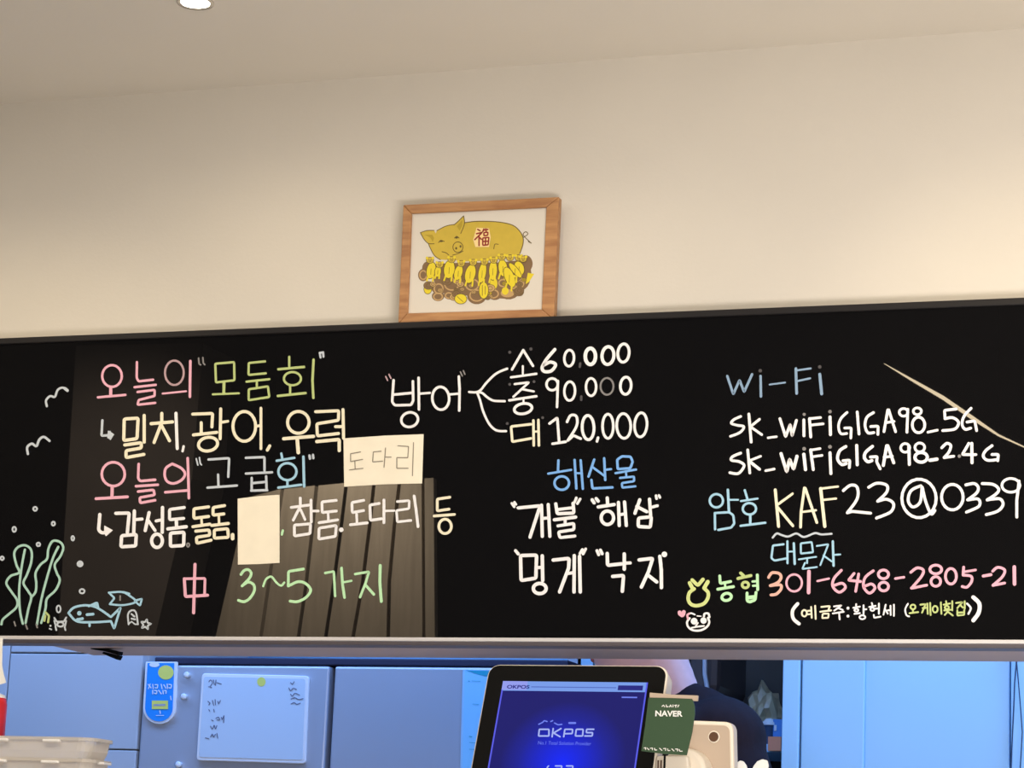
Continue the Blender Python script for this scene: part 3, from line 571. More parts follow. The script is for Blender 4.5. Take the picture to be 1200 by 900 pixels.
frd = thing('steel_fridge', 'two door grey steel kitchen fridge behind the counter', 'fridge')
x0, x1, x2, x3, x4 = q(167, 820).x, q(383.3, 830).x, q(389.8, 830).x, q(386, 830).x, q(662, 830).x
zt_l = q(400, 780).z; ztb = q(400, 771).z
MB().box(x0, x4, YF + .05, YF + .75, .05, zt_l, M['steeld']).build('cabinet_body', frd)
MB().box(x0 + .02, x4, YF + .01, YF + .75, zt_l + .002, ztb, M['steeld']).build('top_trim', frd, bevel=.003)
ZD = .85
MB().box(x0, x1, YF, YF + .05, ZD, zt_l - .002, M['steel']).build('door', frd, bevel=.005)
MB().box(x2, x4, YF, YF + .05, ZD, zt_l - .002, M['steel']).build('door', frd, bevel=.005)
MB().box(x0, x1, YF, YF + .05, .12, ZD - .01, M['steel']).build('door', frd, bevel=.005)
MB().box(x2, x4, YF, YF + .05, .12, ZD - .01, M['steel']).build('door', frd, bevel=.005)
for hx in (x1 - .06, x2 + .03):
    MB().box(hx, hx + .03, YF - .035, YF, 1.0, 1.25, M['chrome']).build('handle', frd, bevel=.004)
for a, b in ((x0 + .02, x0 + .08), (x4 - .08, x4 - .02)):
    MB().box(a, b, YF + .1, YF + .7, 0, .05, M['black']).build('foot', frd)
# white tiled strip wall above and behind fridge
struct('wall_fridge_niche', MB().box(q(164.5, 800).x - .5, q(700, 800, 2.1).x, 2.1, 2.16, 0, ZC, M['lam2']))

wb = thing('small_whiteboard', 'small magnetic whiteboard with scribbled notes on the left fridge door', 'whiteboard')
wc = [(238.5, 789.5), (363.5, 792.5), (359.5, 895.5), (232, 891.5)]
p2 = rpoly([(q(*c).x, q(*c).z) for c in wc], .010)
MB().prism([(p.x, YF - .010, p.y) for p in p2], (0, .0095, 0), M['white']).build('border', wb, bevel=.002)
wi = [(241.5, 793.5), (360, 796), (356.5, 891), (235.5, 887.5)]
p3 = rpoly([(q(*c).x, q(*c).z) for c in wi], .006)
MB().prism([(p.x, YF - .0112, p.y) for p in p3], (0, .0015, 0), M['wbface']).build('writing_surface', wb)
im = MB(); mpw = lambda x, y: onY(150+x/4.8, 750+y/4.8, YF - .0118)
draw(im, 'S 455,235 465,225 475,240 462,262;L 480,225 486,250;L 495,225 492,255;L 500,240 525,248;L 455,262 470,268;L 450,345 462,355 455,365;L 475,340 482,368;L 490,335 492,365;L 505,345 510,360 520,340;L 455,392 460,400;L 482,390 485,405;L 470,450 480,455;S 495,440 510,435 515,450 500,448;L 525,435 530,448 540,425 538,465;S 465,485 475,500 485,480 492,500 500,482;L 435,550 455,555;S 465,545 475,530 482,545 492,530;L 500,525 505,552;L 915,240 925,250 935,235;S 905,270 915,285 930,272 948,278;S 915,305 925,315 940,300 965,310;S 918,332 940,325 960,335 985,330;S 918,360 935,352 950,362 970,355', mpw, M['ink'], 5)
im.build('marker_scribbles', wb, flat=1, kind='stuff')
my = MB(); draw(my, 'E 750,235,24,26', mpw, M['yellow'], 4)
my.build('yellow_sticker', wb, flat=1)

tag_ = thing('hanging_information_tag', 'blue rounded plastic tag with yellow disc on the fridge corner', 'tag')
def tagloop(x0, x1, y0, y1, r):
    out = [(x0, y0), (x1, y0)]
    cx = (x0+x1)/2 - 3; rx = (x1-x0)/2
    for k in range(0, 13):
        a = math.pi*k/12; out.append((cx + 1.2*(1 - k/12) + rx*math.cos(a), y1 - rx + rx*math.sin(a)))
    return out
def shear(l, k=.045): return [(x - (y-776)*k, y) for x, y in l]
MB().prism([onY(x, y, YF - .008) for x, y in tagloop(170.5, 207.5, 775.5, 848.5, 18)], (0, .0075, 0), M['white']).build('tag_plate', tag_, bevel=.001)
tb = MB().prism([onY(x, y, YF - .0095) for x, y in tagloop(173, 204, 777, 845.5, 15)], (0, .002, 0), M['signblue']); tb.build('tag_face', tag_)
td = MB(); mpt = lambda x, y: onY(x/5, 740+y/5, YF - .0103)
draw(td, 'E 972,240,46,42', mpt, M['yellow'], 6)
draw(td, 'P 890,405 985,405 985,455 890,455', lambda x, y: mpt(x, y) + Vector((0, -.0003, 0)), M['yellow'], 6)
draw(td, 'L 905,432 965,430', lambda x, y: mpt(x, y) + Vector((0, -.0006, 0)), M['steel'], 12)
draw(td, 'E 905,195,30,14;L 868,310 885,330;L 880,308 870,335;L 895,310 898,335;L 908,312 925,312 922,332 908,330;L 945,310 950,335;L 960,312 972,332;L 980,308 982,335;L 990,310 1005,312 1003,332 990,330;L 895,345 895,365;L 905,345 920,347 918,365 905,362;L 930,345 945,365;L 955,345 957,365;L 965,347 975,347 973,362;L 937,465 940,480;L.6 915,492 960,492;L 1000,380 1003,400', mpt, M['white'], 6)
td.build('tag_print', tag_, flat=1)
for i, (px, py, lb) in enumerate(((221, 791.5, 'upper white push magnet beside the blue tag'), (217.5, 817, 'lower white push magnet beside the blue tag'), (211, 896.5, 'white push magnet low at the left of the whiteboard'))):
    c = q(px, py); r = 4.0/500
    o = MB().lathe([(r*.55, -.014), (r, -.012), (r*.6, -.007), (r*.9, -.0005)], c, M['white'], 16, 'y').build('push_magnet', None, smooth=True)
    o['label'] = lb; o['category'] = 'magnet'; o['group'] = 'magnets on the fridge'
po = thing('wall_poster', 'light blue poster with teal corner on the right fridge door', 'poster')
MB().prism([q(a, b, YF - .002) for a, b in ((544.5, 785), (640, 787.5), (634, 960), (540, 957))], (0, .0015, 0), M['postb']).build('poster_sheet', po)
MB().prism([q(a, b, YF - .0026) for a, b in ((546, 785.6), (575, 786.2), (575, 793.5), (562, 791))], (0, .0004, 0), M['postt']).build('teal_corner', po)
pm2 = MB(); draw(pm2, 'L 845,290 850,292;L.6 865,290 915,292;L.6 870,425 905,427;L 850,615 865,617;L.6 850,650 905,655;L.6 850,690 900,692', lambda x, y: onY(380+x/5, 740+y/5, YF - .0032), M['postt'], 5)
pm2.build('poster_print', po, flat=1, kind='stuff')
pe = MB().prism([q(a, b, YF - .0022) for a, b in ((542.3, 785), (544.7, 785), (540.2, 957), (537.8, 957))], (0, .0016, 0), M['lam2']); pe.build('poster_border', po)

# units right of the fridge seen above the till
su = thing('shelf_unit', 'narrow grey and white kitchen shelf unit right of the fridge', 'shelf')
YS = 2.04
SU_T = YS
MB().box(q(664, 800, YS).x, q(671.5, 800, YS).x + .02, YS, YS + .04, 0, q(650, 764, YS).z + .08, M['steel']).build('side_panel', su)
MB().box(q(676, 800, YS).x, q(694, 800, YS).x, YS, YS + .04, 0, q(650, 764, YS).z + .08, M['lam2']).build('side_panel', su)
MB().box(q(671, 800, YS).x, q(677, 800, YS).x, YS + .01, YS + .03, 0, q(650, 764, YS).z + .05, M['steeld']).build('back_panel', su)

# black bracket under the soffit
br = thing('black_bracket', 'black hinged metal bracket under the left end of the bulkhead', 'bracket')
YBk = .065
MB().prism([onY(a, b, YBk) for a, b in ((105, 757.5), (118, 758.5), (139, 763), (138, 767.5), (120, 762.5), (106, 760.5))], (0, .02, 0), M['black']).build('upper_plate', br, bevel=.001)
MB().prism([onY(a, b, YBk - .01) for a, b in ((121, 763.5), (139.5, 768), (136.5, 773), (119, 765.5))], (0, .018, 0), M['black']).build('lower_plate', br, bevel=.001)
a, b = onY(120, 762, YBk + .005), onY(139, 766.5, YBk + .005)
MB().tube([a, b], .0012, M['chrome'], 8).build('hinge_pin', br)
MB().box(onY(108, 757, YBk).x, onY(130, 757, YBk).x, YBk, YBk + .015, onY(110, 758, YBk).z, ZB, M['black']).build('mount_tab', br)

# ------------------------------------------------------------------ kitchen right side: sliding doors
YD = 1.0
dn = 0
def doorpanel(xa, xb2, Y, name):
    x_0, x_1 = onY(xa, 830, Y).x, onY(xb2, 830, Y).x
    o = MB().box(x_0, x_1, Y, Y + .035, .02, ZC - .02, M['lam2']).build(name, None, bevel=.003); o['kind'] = 'structure'; return o
doorpanel(916.5, 936.6, YD, 'trim_3')
doorpanel(939.2, 1013, YD + .004, 'door_1')
doorpanel(1013.6, 1183, YD + .012, 'door_2')
doorpanel(1184.5, 1330, YD - .002, 'door_3')
struct('trim_4', MB().box(onY(916.5, 830, YD).x, onY(1330, 830, YD).x, YD + .05, YD + .1, 0, ZC - .02, M['steeld']))
cb = thing('looped_wire', 'thin dark looped cord hanging in front of the far right white door', 'wire')
yc = YD - .03
MB().tube([onY(x, y, yc) for x, y in ((1191, 740), (1191, 778), (1189, 800), (1188, 830), (1186, 870), (1184.5, 910), (1184, 960))], .0016, M['cable'], 6).build('strand', cb)
MB().tube([onY(x, y, yc) for x, y in ((1191.4, 740), (1191.5, 778), (1193.5, 800), (1196, 830), (1198, 858), (1196.5, 885), (1195, 910), (1190, 960))], .0014, M['cable'], 6).build('strand', cb)
MB().box(onY(1186, 740, yc).x, onY(1196, 740, yc).x, yc - .01, YD, onY(1190, 742, yc).z, onY(1190, 738, yc).z, M['white']).build('hook', cb)

# dark back corner with shelf and goods
YG = 2.0
sh = thing('back_shelf', 'dark kitchen shelf with goods behind the person', 'shelf')
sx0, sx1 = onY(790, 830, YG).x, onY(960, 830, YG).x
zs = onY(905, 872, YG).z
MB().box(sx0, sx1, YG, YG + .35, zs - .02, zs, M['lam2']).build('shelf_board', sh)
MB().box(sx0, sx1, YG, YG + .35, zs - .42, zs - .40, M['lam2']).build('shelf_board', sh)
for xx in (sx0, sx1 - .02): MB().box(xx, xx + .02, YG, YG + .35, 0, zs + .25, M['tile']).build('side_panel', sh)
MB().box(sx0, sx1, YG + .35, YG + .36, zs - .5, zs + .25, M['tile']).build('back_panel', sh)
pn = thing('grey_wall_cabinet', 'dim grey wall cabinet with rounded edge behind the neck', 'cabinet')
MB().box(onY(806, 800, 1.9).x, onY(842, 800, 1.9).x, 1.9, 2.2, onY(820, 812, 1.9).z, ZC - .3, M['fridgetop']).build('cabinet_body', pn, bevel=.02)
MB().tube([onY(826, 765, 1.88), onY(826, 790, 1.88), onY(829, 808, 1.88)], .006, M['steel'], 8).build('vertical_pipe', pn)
def rock(name, c, rx, ry, rz, m, seed, label, cat, amp=.25):
    rnd = random.Random(seed); bm = bmesh.new(); bmesh.ops.create_icosphere(bm, subdivisions=3, radius=1)
    for v in bm.verts:
        k = 1 + amp*(math.sin(v.co.x*5+seed)*math.cos(v.co.z*6)+.6*rnd.uniform(-1, 1))*.5
        v.co = Vector((v.co.x*rx*k, v.co.y*ry*k, max(v.co.z*rz*k, -rz*.8)))+c
    me = bpy.data.meshes.new(name); bm.to_mesh(me); bm.free(); me.materials.append(m)
    o = bpy.data.objects.new(name, me); COL.objects.link(o); o['label'] = label; o['category'] = cat; return o
gb = onY(898, 822, YG + .12)
rock('plastic_bag', Vector((gb.x, gb.y, zs + .075)), .045, .06, .082, M['bagg'], 3, 'crumpled green translucent bag on the back shelf', 'bag', .4)
c = onY(903, 848, YG + .05)
cu = thing('small_cup', 'small white lidded cup on the back shelf beside the blue box', 'cup')
MB().lathe([(.012, 0), (.016, .045), (.017, .05)], (onY(901.5, 848, YG+.03).x, YG + .03, zs), M['cable'], 16).build('cup_body', cu)
MB().lathe([(.019, .05), (.019, .056), (.010, .066), (.002, .068)], (onY(901.5, 848, YG+.03).x, YG + .03, zs), M['white'], 16).build('cup_lid', cu)
o = MB().box(onY(906, 840, YG+.02).x, onY(918, 840, YG+.02).x, YG + .02, YG + .09, zs + .001, zs + .065, M['bluep']).box(onY(907.5, 840, YG+.02).x, onY(910.5, 840, YG+.02).x, YG + .018, YG + .02, zs + .035, zs + .05, M['white']).build('blue_box', None, bevel=.003)
o['label'] = 'small blue and white box on the back shelf'; o['category'] = 'box'
o = MB().box(onY(899, 880, YG+.03).x, onY(915, 880, YG+.03).x, YG + .03, YG + .2, zs - .399, zs - .24, M['tan']).build('tan_carton', None, bevel=.003)
o['label'] = 'tan carton on the lower board of the back shelf'; o['category'] = 'box'
o = MB().box(onY(899.5, 864, YG-.02).x, onY(914.5, 864, YG-.02).x, YG - .015, YG - .001, zs - .018, zs + .018, M['orange']).build('orange_label_strip', sh)

# ------------------------------------------------------------------ till (point of sale terminal)
TT = math.radians(21); U = Vector((0, math.sin(TT), math.cos(TT))); N = Vector((0, -math.cos(TT), math.sin(TT)))
P0 = onY(680, 779, -.12)
def tp(px, py, lift=0.0): return onP(px, py, P0, N) + N*lift
def loc2(px, py): p = tp(px, py) - P0; return (p.x, p.dot(U))
pos = thing('till_terminal', 'black bezelled touch screen till with lit blue screen on the counter', 'till')
bl, brr = loc2(551, 900), loc2(765.5, 900); tl, tr_ = loc2(573, 777.5), loc2(785.5, 780)
W0, W1 = (bl[0]+tl[0])/2, (brr[0]+tr_[0])/2
HH = .285
def TL(u, v, lift=0.0): return P0 + Vector((u, 0, 0)) + U*v + N*lift
cx_, w_ = (W0+W1)/2, W1-W0
top = (tl[1]+tr_[1])/2
lp = rrect(w_, HH, .022, 8)
MB().prism([TL(cx_+a, top-HH/2+b, -.001) for a, b in lp], -N*.035, M['cream']).build('casing', pos, bevel=.003)
lp2 = rrect(w_-.007, HH-.007, .019, 8)
MB().prism([TL(cx_+a, top-HH/2+b, .002) for a, b in lp2], -N*.010, M['black']).build('bezel', pos, bevel=.001)
# screen
sl = (loc2(590, 799.5)[0]+loc2(572.5, 900)[0])/2; sr = (loc2(761.5, 801.5)[0]+loc2(744, 900)[0])/2; stp = (loc2(590, 799)[1]+loc2(761, 801)[1])/2; sbt = top - HH + .03
ms = bpy.data.materials.new('lit_screen'); ms.use_nodes = True; nt = ms.node_tree; b_ = nt.nodes['Principled BSDF']
b_.inputs['Base Color'].default_value = (.002, .002, .005, 1); b_.inputs['Roughness'].default_value = .3; b_.inputs['Specular IOR Level'].default_value = .04
tc = nt.nodes.new('ShaderNodeTexCoord'); mp_ = nt.nodes.new('ShaderNodeMapping'); mp_.vector_type = 'POINT'
cc = TL((sl+sr)/2, stp - .155)
mp_.inputs['Location'].default_value = (-cc.x/.115, -cc.y/.10, -cc.z/.12); mp_.inputs['Scale'].default_value = (1/.115, 1/.10, 1/.12)
gr = nt.nodes.new('ShaderNodeTexGradient'); gr.gradient_type = 'SPHERICAL'; cr = nt.nodes.new('ShaderNodeValToRGB')
cr.color_ramp.elements[0].color = (.010, .010, .16, 1); cr.color_ramp.elements[1].color = (.004, .02, 1.0, 1); cr.color_ramp.elements[1].position = .95
e = cr.color_ramp.elements.new(.3); e.color = (.010, .015, .32, 1)
nt.links.new(tc.outputs['Object'], mp_.inputs[0]); nt.links.new(mp_.outputs[0], gr.inputs[0]); nt.links.new(gr.outputs[0], cr.inputs[0])
nt.links.new(cr.outputs[0], b_.inputs['Emission Color']); b_.inputs['Emission Strength'].default_value = 1.0
def em(n, r, g, b, s=1): return mat(n, srgb(r, g, b), .5, emit=s)
E = dict(lil=em('screen_lilac', 150, 160, 245), bar=em('screen_bar', 120, 160, 240), txt=em('screen_text', 170, 185, 250), dk=em('screen_dark', 12, 20, 110, .6), edge=em('screen_edge', 90, 95, 240), sub=em('screen_subtext', 110, 130, 245), ln=em('screen_line', 80, 110, 200), navy=em('screen_navy', 10, 20, 130))
for k in E.values(): k.node_tree.nodes['Principled BSDF'].inputs['Base Color'].default_value = (.01, .01, .02, 1)
def rect(mb, u0, u1, v0, v1, lift, m): mb.add([TL(u0, v0, lift), TL(u1, v0, lift), TL(u1, v1, lift), TL(u0, v1, lift)], [(0, 1, 2, 3)], m)
sm = MB(); rect(sm, sl, sr, sbt, stp, .0028, ms); sm.build('screen', pos, flat=1, label='lit blue screen')
s2 = MB(); e1 = .0034
ppm = (sr - sl)/171.5
rect(s2, sl, sr, stp - 12*ppm, stp, e1, E['bar']); rect(s2, sl, sl + 30*ppm, stp - 11*ppm, stp, e1 + .0002, E['lil'])
rect(s2, sl, sl + 1.8*ppm, sbt, stp, e1 + .0001, E['edge']); rect(s2, sr - 1.8*ppm, sr, sbt, stp, e1 + .0001, E['edge'])
rect(s2, sr - 34*ppm, sr - 5*ppm, stp - 10*ppm, stp - 4*ppm, e1 + .0003, E['navy'])
rect(s2, sl + 35*ppm, sr - 36*ppm, stp - 7.6*ppm, stp - 6.4*ppm, e1 + .0003, E['ln'])
rect(s2, sr - 28*ppm, sr - 10*ppm, stp - 19.5*ppm, stp - 17.8*ppm, e1 + .0001, E['sub'])
s2.build('screen_toolbar', pos, flat=1)
def text(s, u, v, h, width, m, lift, parent, name, frame=None, bold=0):
    cu = bpy.data.curves.new('t', 'FONT'); cu.body = s; cu.size = 1; cu.offset = bold
    o = bpy.data.objects.new('t', cu); COL.objects.link(o); bpy.context.view_layer.update()
    me = bpy.data.meshes.new_from_object(o); bpy.data.objects.remove(o)
    xs = [v_.co.x for v_ in me.vertices]; ys = [v_.co.y for v_ in me.vertices]
    x0_, x1_, y0_, y1_ = min(xs), max(xs), min(ys), max(ys)
    fr_ = frame or TL
    for v_ in me.vertices:
        v_.co = fr_(u + (v_.co.x - x0_)/(x1_-x0_)*width, v + (v_.co.y - y0_)/(y1_-y0_)*h, lift)
    me.materials.append(m); o = bpy.data.objects.new(name, me); COL.objects.link(o); o.parent = parent; return o
def sv(px, py): return loc2(px, py)
lg = MB(); draw(lg, 'L 428,442 480,442 480,478 424,478 428,442;L 503,438 497,482;L 545,438 505,462 540,482;L 560,482 566,442 608,442 606,465 566,466;L 628,442 665,442 662,478 623,478 628,442;L 722,442 684,442 682,460 716,460 714,478 674,478', lambda x, y: tp(540+x/4.615, 760+y/4.615, e1 + .0004), E['txt'], 8.5)
lg.build('screen_logo', pos, flat=1)
u, v = sv(631, 873.5); text('No.1 Total Solution Provider', u, v, 4.2*ppm, 62*ppm, E['sub'], e1 + .0004, pos, 'screen_caption')
u, v = sv(594.5, 808); text('OKPOS', u, v, 4.6*ppm, 27*ppm, E['navy'], e1 + .0004, pos, 'screen_toolbar_text', bold=.03)
s4 = MB(); draw(s4, 'L 478,640 470,648 478,670;L 515,640 550,640 545,672;L 520,655 548,655;L 575,640 610,640 606,672;L 580,655 606,655', lambda x, y: tp(540+x/4.615, 760+y/4.615, e1 + .0004), E['txt'], 7)
s4.build('screen_lower_marks', pos, flat=1, kind='stuff')
s3 = MB(); draw(s3, 'L 425,415 445,405 455,395 470,400;L 490,400 500,395;L 510,408 530,418 550,415;L1.6 590,408 622,408', lambda x, y: tp(540+x/4.615, 760+y/4.615, e1 + .0004), E['sub'], 7)
s3.build('screen_logo_mark', pos, flat=1)
ped = P0 + U*(top - HH*.6) - N*.05
nk = MB().tube([ped, Vector((ped.x, ped.y + .05, 1.12)), Vector((ped.x, ped.y + .03, 1.02))], [.03, .035, .04], M['black'], 16)
nk.build('stand_neck', pos, smooth=True)
MB().box(ped.x - .10, ped.x + .10, ped.y - .09, ped.y + .10, 1.0, 1.022, M['black']).build('stand_base', pos, bevel=.006)

# green sign card standing at the till's right
YC = -.22
gs = thing('payment_sign', 'dark green payment card sign in a stand beside the till', 'sign')
def cp(px, py, l=0): return onY(px, py, YC - l)
card = [(760, 817.5), (785, 817), (811.5, 819), (814, 828), (814.2, 836), (811, 858), (804.5, 885), (778, 883.5), (751.5, 880), (756, 850)]
MB().prism([cp(*c_) for c_ in card], (0, .003, 0), M['green']).build('sign_card', gs)
MB().prism([cp(a, b, .001) for a, b in ((761, 811.5), (790, 814), (818, 815), (817.5, 821.5), (812, 821.5), (811, 819), (785, 818), (761, 817.5))], (0, .006, 0), M['beige']).build('clip_bar', gs, bevel=.001)
CF = lambda u, v, l: Vector((u, YC - l, v))
a = cp(768, 839.5); b = cp(800, 840)
text('NAVER', a.x, a.z, 6.5/655, b.x-a.x, M['wpaper'], .0008, gs, 'sign_lettering', CF, .03)
sgm = MB(); draw(sgm, 'L 195,425 205,415 212,428;L 222,415 224,428 235,426;L 243,428 250,415 256,428;L 266,415 266,428;L 276,418 290,416;L 283,418 283,430;L 296,428 303,416;L 80,690 92,688 90,700;L 100,690 112,702;L 120,692 135,690 134,702;L 148,692 150,704 162,703;L 180,692 195,706;L 205,694 220,693 218,706;L 232,696 234,708 246,706;L 258,696 272,709;L 282,697 296,697 294,710;L 306,700 308,711 325,711',
     lambda x, y: onY(740+x/5.4545, 750+y/5.4545, YC - .0008), M['wpaper'], 5)
sgm.build('sign_small_print', gs, flat=1, kind='stuff')
bx = cp(778, 884)
MB().box(bx.x - .0015, bx.x + .0015, YC + .004, YC + .007, 1.0, bx.z + .05, M['black']).build('stand_stem', gs)
MB().box(bx.x - .03, bx.x + .03, YC - .03, YC + .02, 1.0, 1.006, M['black']).build('stand_base', gs, bevel=.002)

# cream devices right of the till
dv = thing('card_terminal', 'cream plastic terminal with rounded back plate right of the green sign', 'terminal')
YT = -.12
def tq(px, py, l=0): return onY(px, py, YT - l)
pl = rpoly([(tq(800, 844).x, tq(812, 844).z), (tq(859, 846).x, tq(857, 846).z), (tq(862, 940).x, tq(862, 960).z), (tq(800, 940).x, tq(800, 960).z)], .016, 8)
MB().prism([(p.x, YT, p.y) for p in pl], (0, .03, 0), M['cream']).build('back_plate', dv, bevel=.004)
inner = rpoly([(tq(800, 849).x, tq(812, 849).z), (tq(855, 850.5).x, tq(855, 850.5).z), (tq(857.5, 940).x, tq(862, 960).z), (tq(800, 940).x, tq(800, 960).z)], .012, 8)
MB().prism([(p.x, YT - .0015, p.y) for p in inner], (0, .01, 0), M['beige']).build('face_panel', dv)
cxx = tq(836.5, 863.5, .002)
MB().lathe([(.0085, -.001), (.0085, .004)], cxx, M['hole'], 18, 'y').build('screw', dv)
MB().lathe([(.0105, -.0006), (.0105, .004)], cxx, M['cream'], 18, 'y').build('screw_collar', dv, bevel=.0008)
dm = tq(804, 905, .03)
MB().lathe([(.037, -.02), (.040, -.014), (.041, .0), (.041, .028)], (dm.x, dm.y, dm.z), M['cream'], 36, 'y').build('round_drum', dv, bevel=.004, smooth=False)
MB().box(tq(822, 900).x, tq(858, 900).x, YT - .05, YT + .05, 1.0, tq(800, 935).z, M['cream']).build('terminal_base', dv, bevel=.006)
rd = thing('cream_card_reader', 'cream card reader top with two slots below the green sign', 'card reader')
YR = -.19
def rq(px, py): return onY(px, py, YR)
cr_ = [(rq(769, 884).x, rq(769, 885.5).z), (rq(806, 886).x, rq(806, 885.8).z), (rq(813, 960).x, rq(813, 960).z), (rq(766, 960).x, rq(766, 960).z)]
MB().prism([(p.x, YR, p.y) for p in rpoly(cr_, .006)], (0, .018, 0), M['cream']).build('reader_body', rd, bevel=.003)
for sx in (771.5, 775):
    a_ = rq(sx, 891)
    MB().box(a_.x - .0012, a_.x + .0012, YR - .0012, YR + .001, a_.z - .03, a_.z, M['hole']).build('slot', rd)
MB().box(rq(768, 950).x, rq(812, 950).x, YR - .008, YR + .018, 1.0, rq(800, 955).z, M['cream']).build('reader_foot', rd, bevel=.003)

# white tissue plume behind the terminal
ts = thing('tissue_box', 'white tissue sheets sticking up from a box right of the terminal', 'tissue')
YI = .02
for a, ctr in enumerate((((861, 900), (863.5, 893.5), (867, 891), (871, 892), (874.5, 897), (877, 905), (875, 930), (864, 930)), ((880, 903), (883, 897), (887, 892), (893, 889.5), (899, 891), (900.5, 897), (899.5, 910), (896, 930), (881, 930)))):
    MB().prism([onY(x, y, YI + .02*a) for x, y in ctr], (0, .006, 0), M['wpaper']).build('tissue_sheet', ts, bevel=.002)
MB().box(onY(858, 930, YI).x, onY(906, 930, YI).x, YI - .03, YI + .08, 1.0, onY(880, 925, YI).z, M['white']).build('box_body', ts, bevel=.003)

# ------------------------------------------------------------------ stack of plastic containers, left
def container(z0, Y, label):
    t = thing('plastic_food_container', label, 'container', 'stacked clear containers')
    xr = onY(109, 866, Y).x; Wd = .27; D = .10; H = .05
    cxm = xr - Wd/2; cy = Y + D/2
    prof = [(.80, -.001, 0), (.82, 0, .003), (.93, 0, H - .006), (.94, 0, H - .004)]
    mb = MB(); rings = [(.82, 0), (.86, .004), (.93, H*.5), (.95, H - .005)]; n = None; v = []; fs = []
    for sc, h in rings:
        lp_ = rrect(Wd*sc, D*sc, .025, 5); n = len(lp_)
        v += [(cxm + a, cy + b, z0 + h) for a, b in lp_]
    for i in range(len(rings) - 1):
        for k in range(n): fs.append((i*n+k, i*n+(k+1) % n, (i+1)*n+(k+1) % n, (i+1)*n+k))
    fs.append(tuple(range(n))[::-1]); mb.add(v, fs, M['frost']); mb.build('tub', t, smooth=False)
    mb = MB(); lo, li = rrect(Wd, D, .03, 5), rrect(Wd*.95, D*.93, .025, 5)
    v = [(cxm+a, cy+b, z0+H-.006) for a, b in lo] + [(cxm+a, cy+b, z0+H) for a, b in lo] + [(cxm+a, cy+b, z0+H) for a, b in li] + [(cxm+a, cy+b, z0+H-.006) for a, b in li]
    n = len(lo); fs = [(i*n+k, i*n+(k+1) % n, ((i+1) % 4)*n+(k+1) % n, ((i+1) % 4)*n+k) for i in range(4) for k in range(n)]
    mb.add(v, fs, M['frost']); mb.build('rim', t)
    for k in range(2):
        xx = cxm - .06 + .11*k
        MB().box(xx - .018, xx + .018, cy - D/2 - .006, cy - D/2 + .004, z0 + H - .010, z0 + H - .005, M['white']).build('lid_tab', t, bevel=.002)
    return t
YP = -.20
zr = onY(100, 864, YP).z
container(zr - .05, YP, 'top frosted food container of the stack at the lower left')
c2 = container(zr - .05 - .039, YP, 'second frosted food container of the stack, with a side tab')
xr = onY(109, 866, YP).x
MB().box(xr - .004, xr + .010, YP + .03, YP + .06, zr - .047, zr - .043, M['white']).build('side_tab', c2, bevel=.001)
o = MB().box(xr - .28, xr - .01, YP, YP + .10, 1.0, zr - .0905, M['tan']).build('carton_riser', None, bevel=.003)
o['label'] = 'plain carton carrying the stacked food containers'; o['category'] = 'box'

# red item and white sheet at the far left
YRd = -.05
rb = thing('red_bottle', 'red bottle at the far left edge above the containers', 'bottle')
rx = onY(3.6, 850, YRd).x
MB().lathe([(.034, 0), (.036, .01), (.036, onY(0, 826, YRd).z - 1.0 - .0), (.033, onY(0, 818, YRd).z - 1.0)], (rx - .036, YRd, 1.0), M['red'], 28).build('bottle_body', rb, smooth=True)
MB().lathe([(.033, 0), (.031, .006), (.014, .012)], (rx - .036, YRd, onY(0, 818, YRd).z), M['white'], 28).build('bottle_cap', rb)
ps = MB().prism([onY(x, y, -.062) for x, y in ((-40, 746), (3.2, 747.5), (2.6, 765), (2.4, 780), (4.5, 791), (7.2, 800), (0, 802), (-40, 803))], (0, .0008, 0), M['wpaper']).build('hanging_paper', None)
ps['label'] = 'white paper sheet hanging from the blackboard edge at far left'; ps['category'] = 'paper'

# ------------------------------------------------------------------ person behind the counter
def blob(name, shapes, voxel, m, parent, sm=6):
    bm = bmesh.new()
    def sph(c, r):
        mtx = Matrix.Translation(c) @ (Matrix.Diagonal((*r, 1)) if isinstance(r, tuple) else Matrix.Diagonal((r, r, r, 1)))
        bmesh.ops.create_icosphere(bm, subdivisions=3, radius=1, matrix=mtx)
    for s in shapes:
        if s[0] == 's': sph(Vector(s[1]), s[2])
        elif s[0] == 'e':                            # rotated ellipsoid
            mtx = Matrix.Translation(s[1]) @ Matrix.Rotation(math.radians(s[3]), 4, 'Y') @ Matrix.Diagonal((*s[2], 1))
            bmesh.ops.create_icosphere(bm, subdivisions=3, radius=1, matrix=mtx)
        else:
            a, ra, b, rb_ = Vector(s[1]), s[2], Vector(s[3]), s[4]
            n = max(2, int((b-a).length/(min(ra, rb_)*.35)))
            for k in range(n + 1):
                t = k/n; mtx = Matrix.Translation(a.lerp(b, t)) @ Matrix.Scale(ra+(rb_-ra)*t, 4)
                bmesh.ops.create_icosphere(bm, subdivisions=2, radius=1, matrix=mtx)
    me = bpy.data.meshes.new('tmp'); bm.to_mesh(me); bm.free()
    o = bpy.data.objects.new('tmp', me); COL.objects.link(o)
    r = o.modifiers.new('r', 'REMESH'); r.mode = 'VOXEL'; r.voxel_size = voxel
    s_ = o.modifiers.new('s', 'SMOOTH'); s_.iterations = sm; s_.factor = .5
    bpy.context.view_layer.update(); dg = bpy.context.evaluated_depsgraph_get()
    m2 = bpy.data.meshes.new_from_object(o.evaluated_get(dg)); bpy.data.objects.remove(o)
    m2.materials.clear(); m2.materials.append(m)
    for f in m2.polygons: f.use_smooth = True
    o = bpy.data.objects.new(name, m2); COL.objects.link(o); o.parent = parent; return o
YPn = .43
nape = onY(812, 795, YPn)
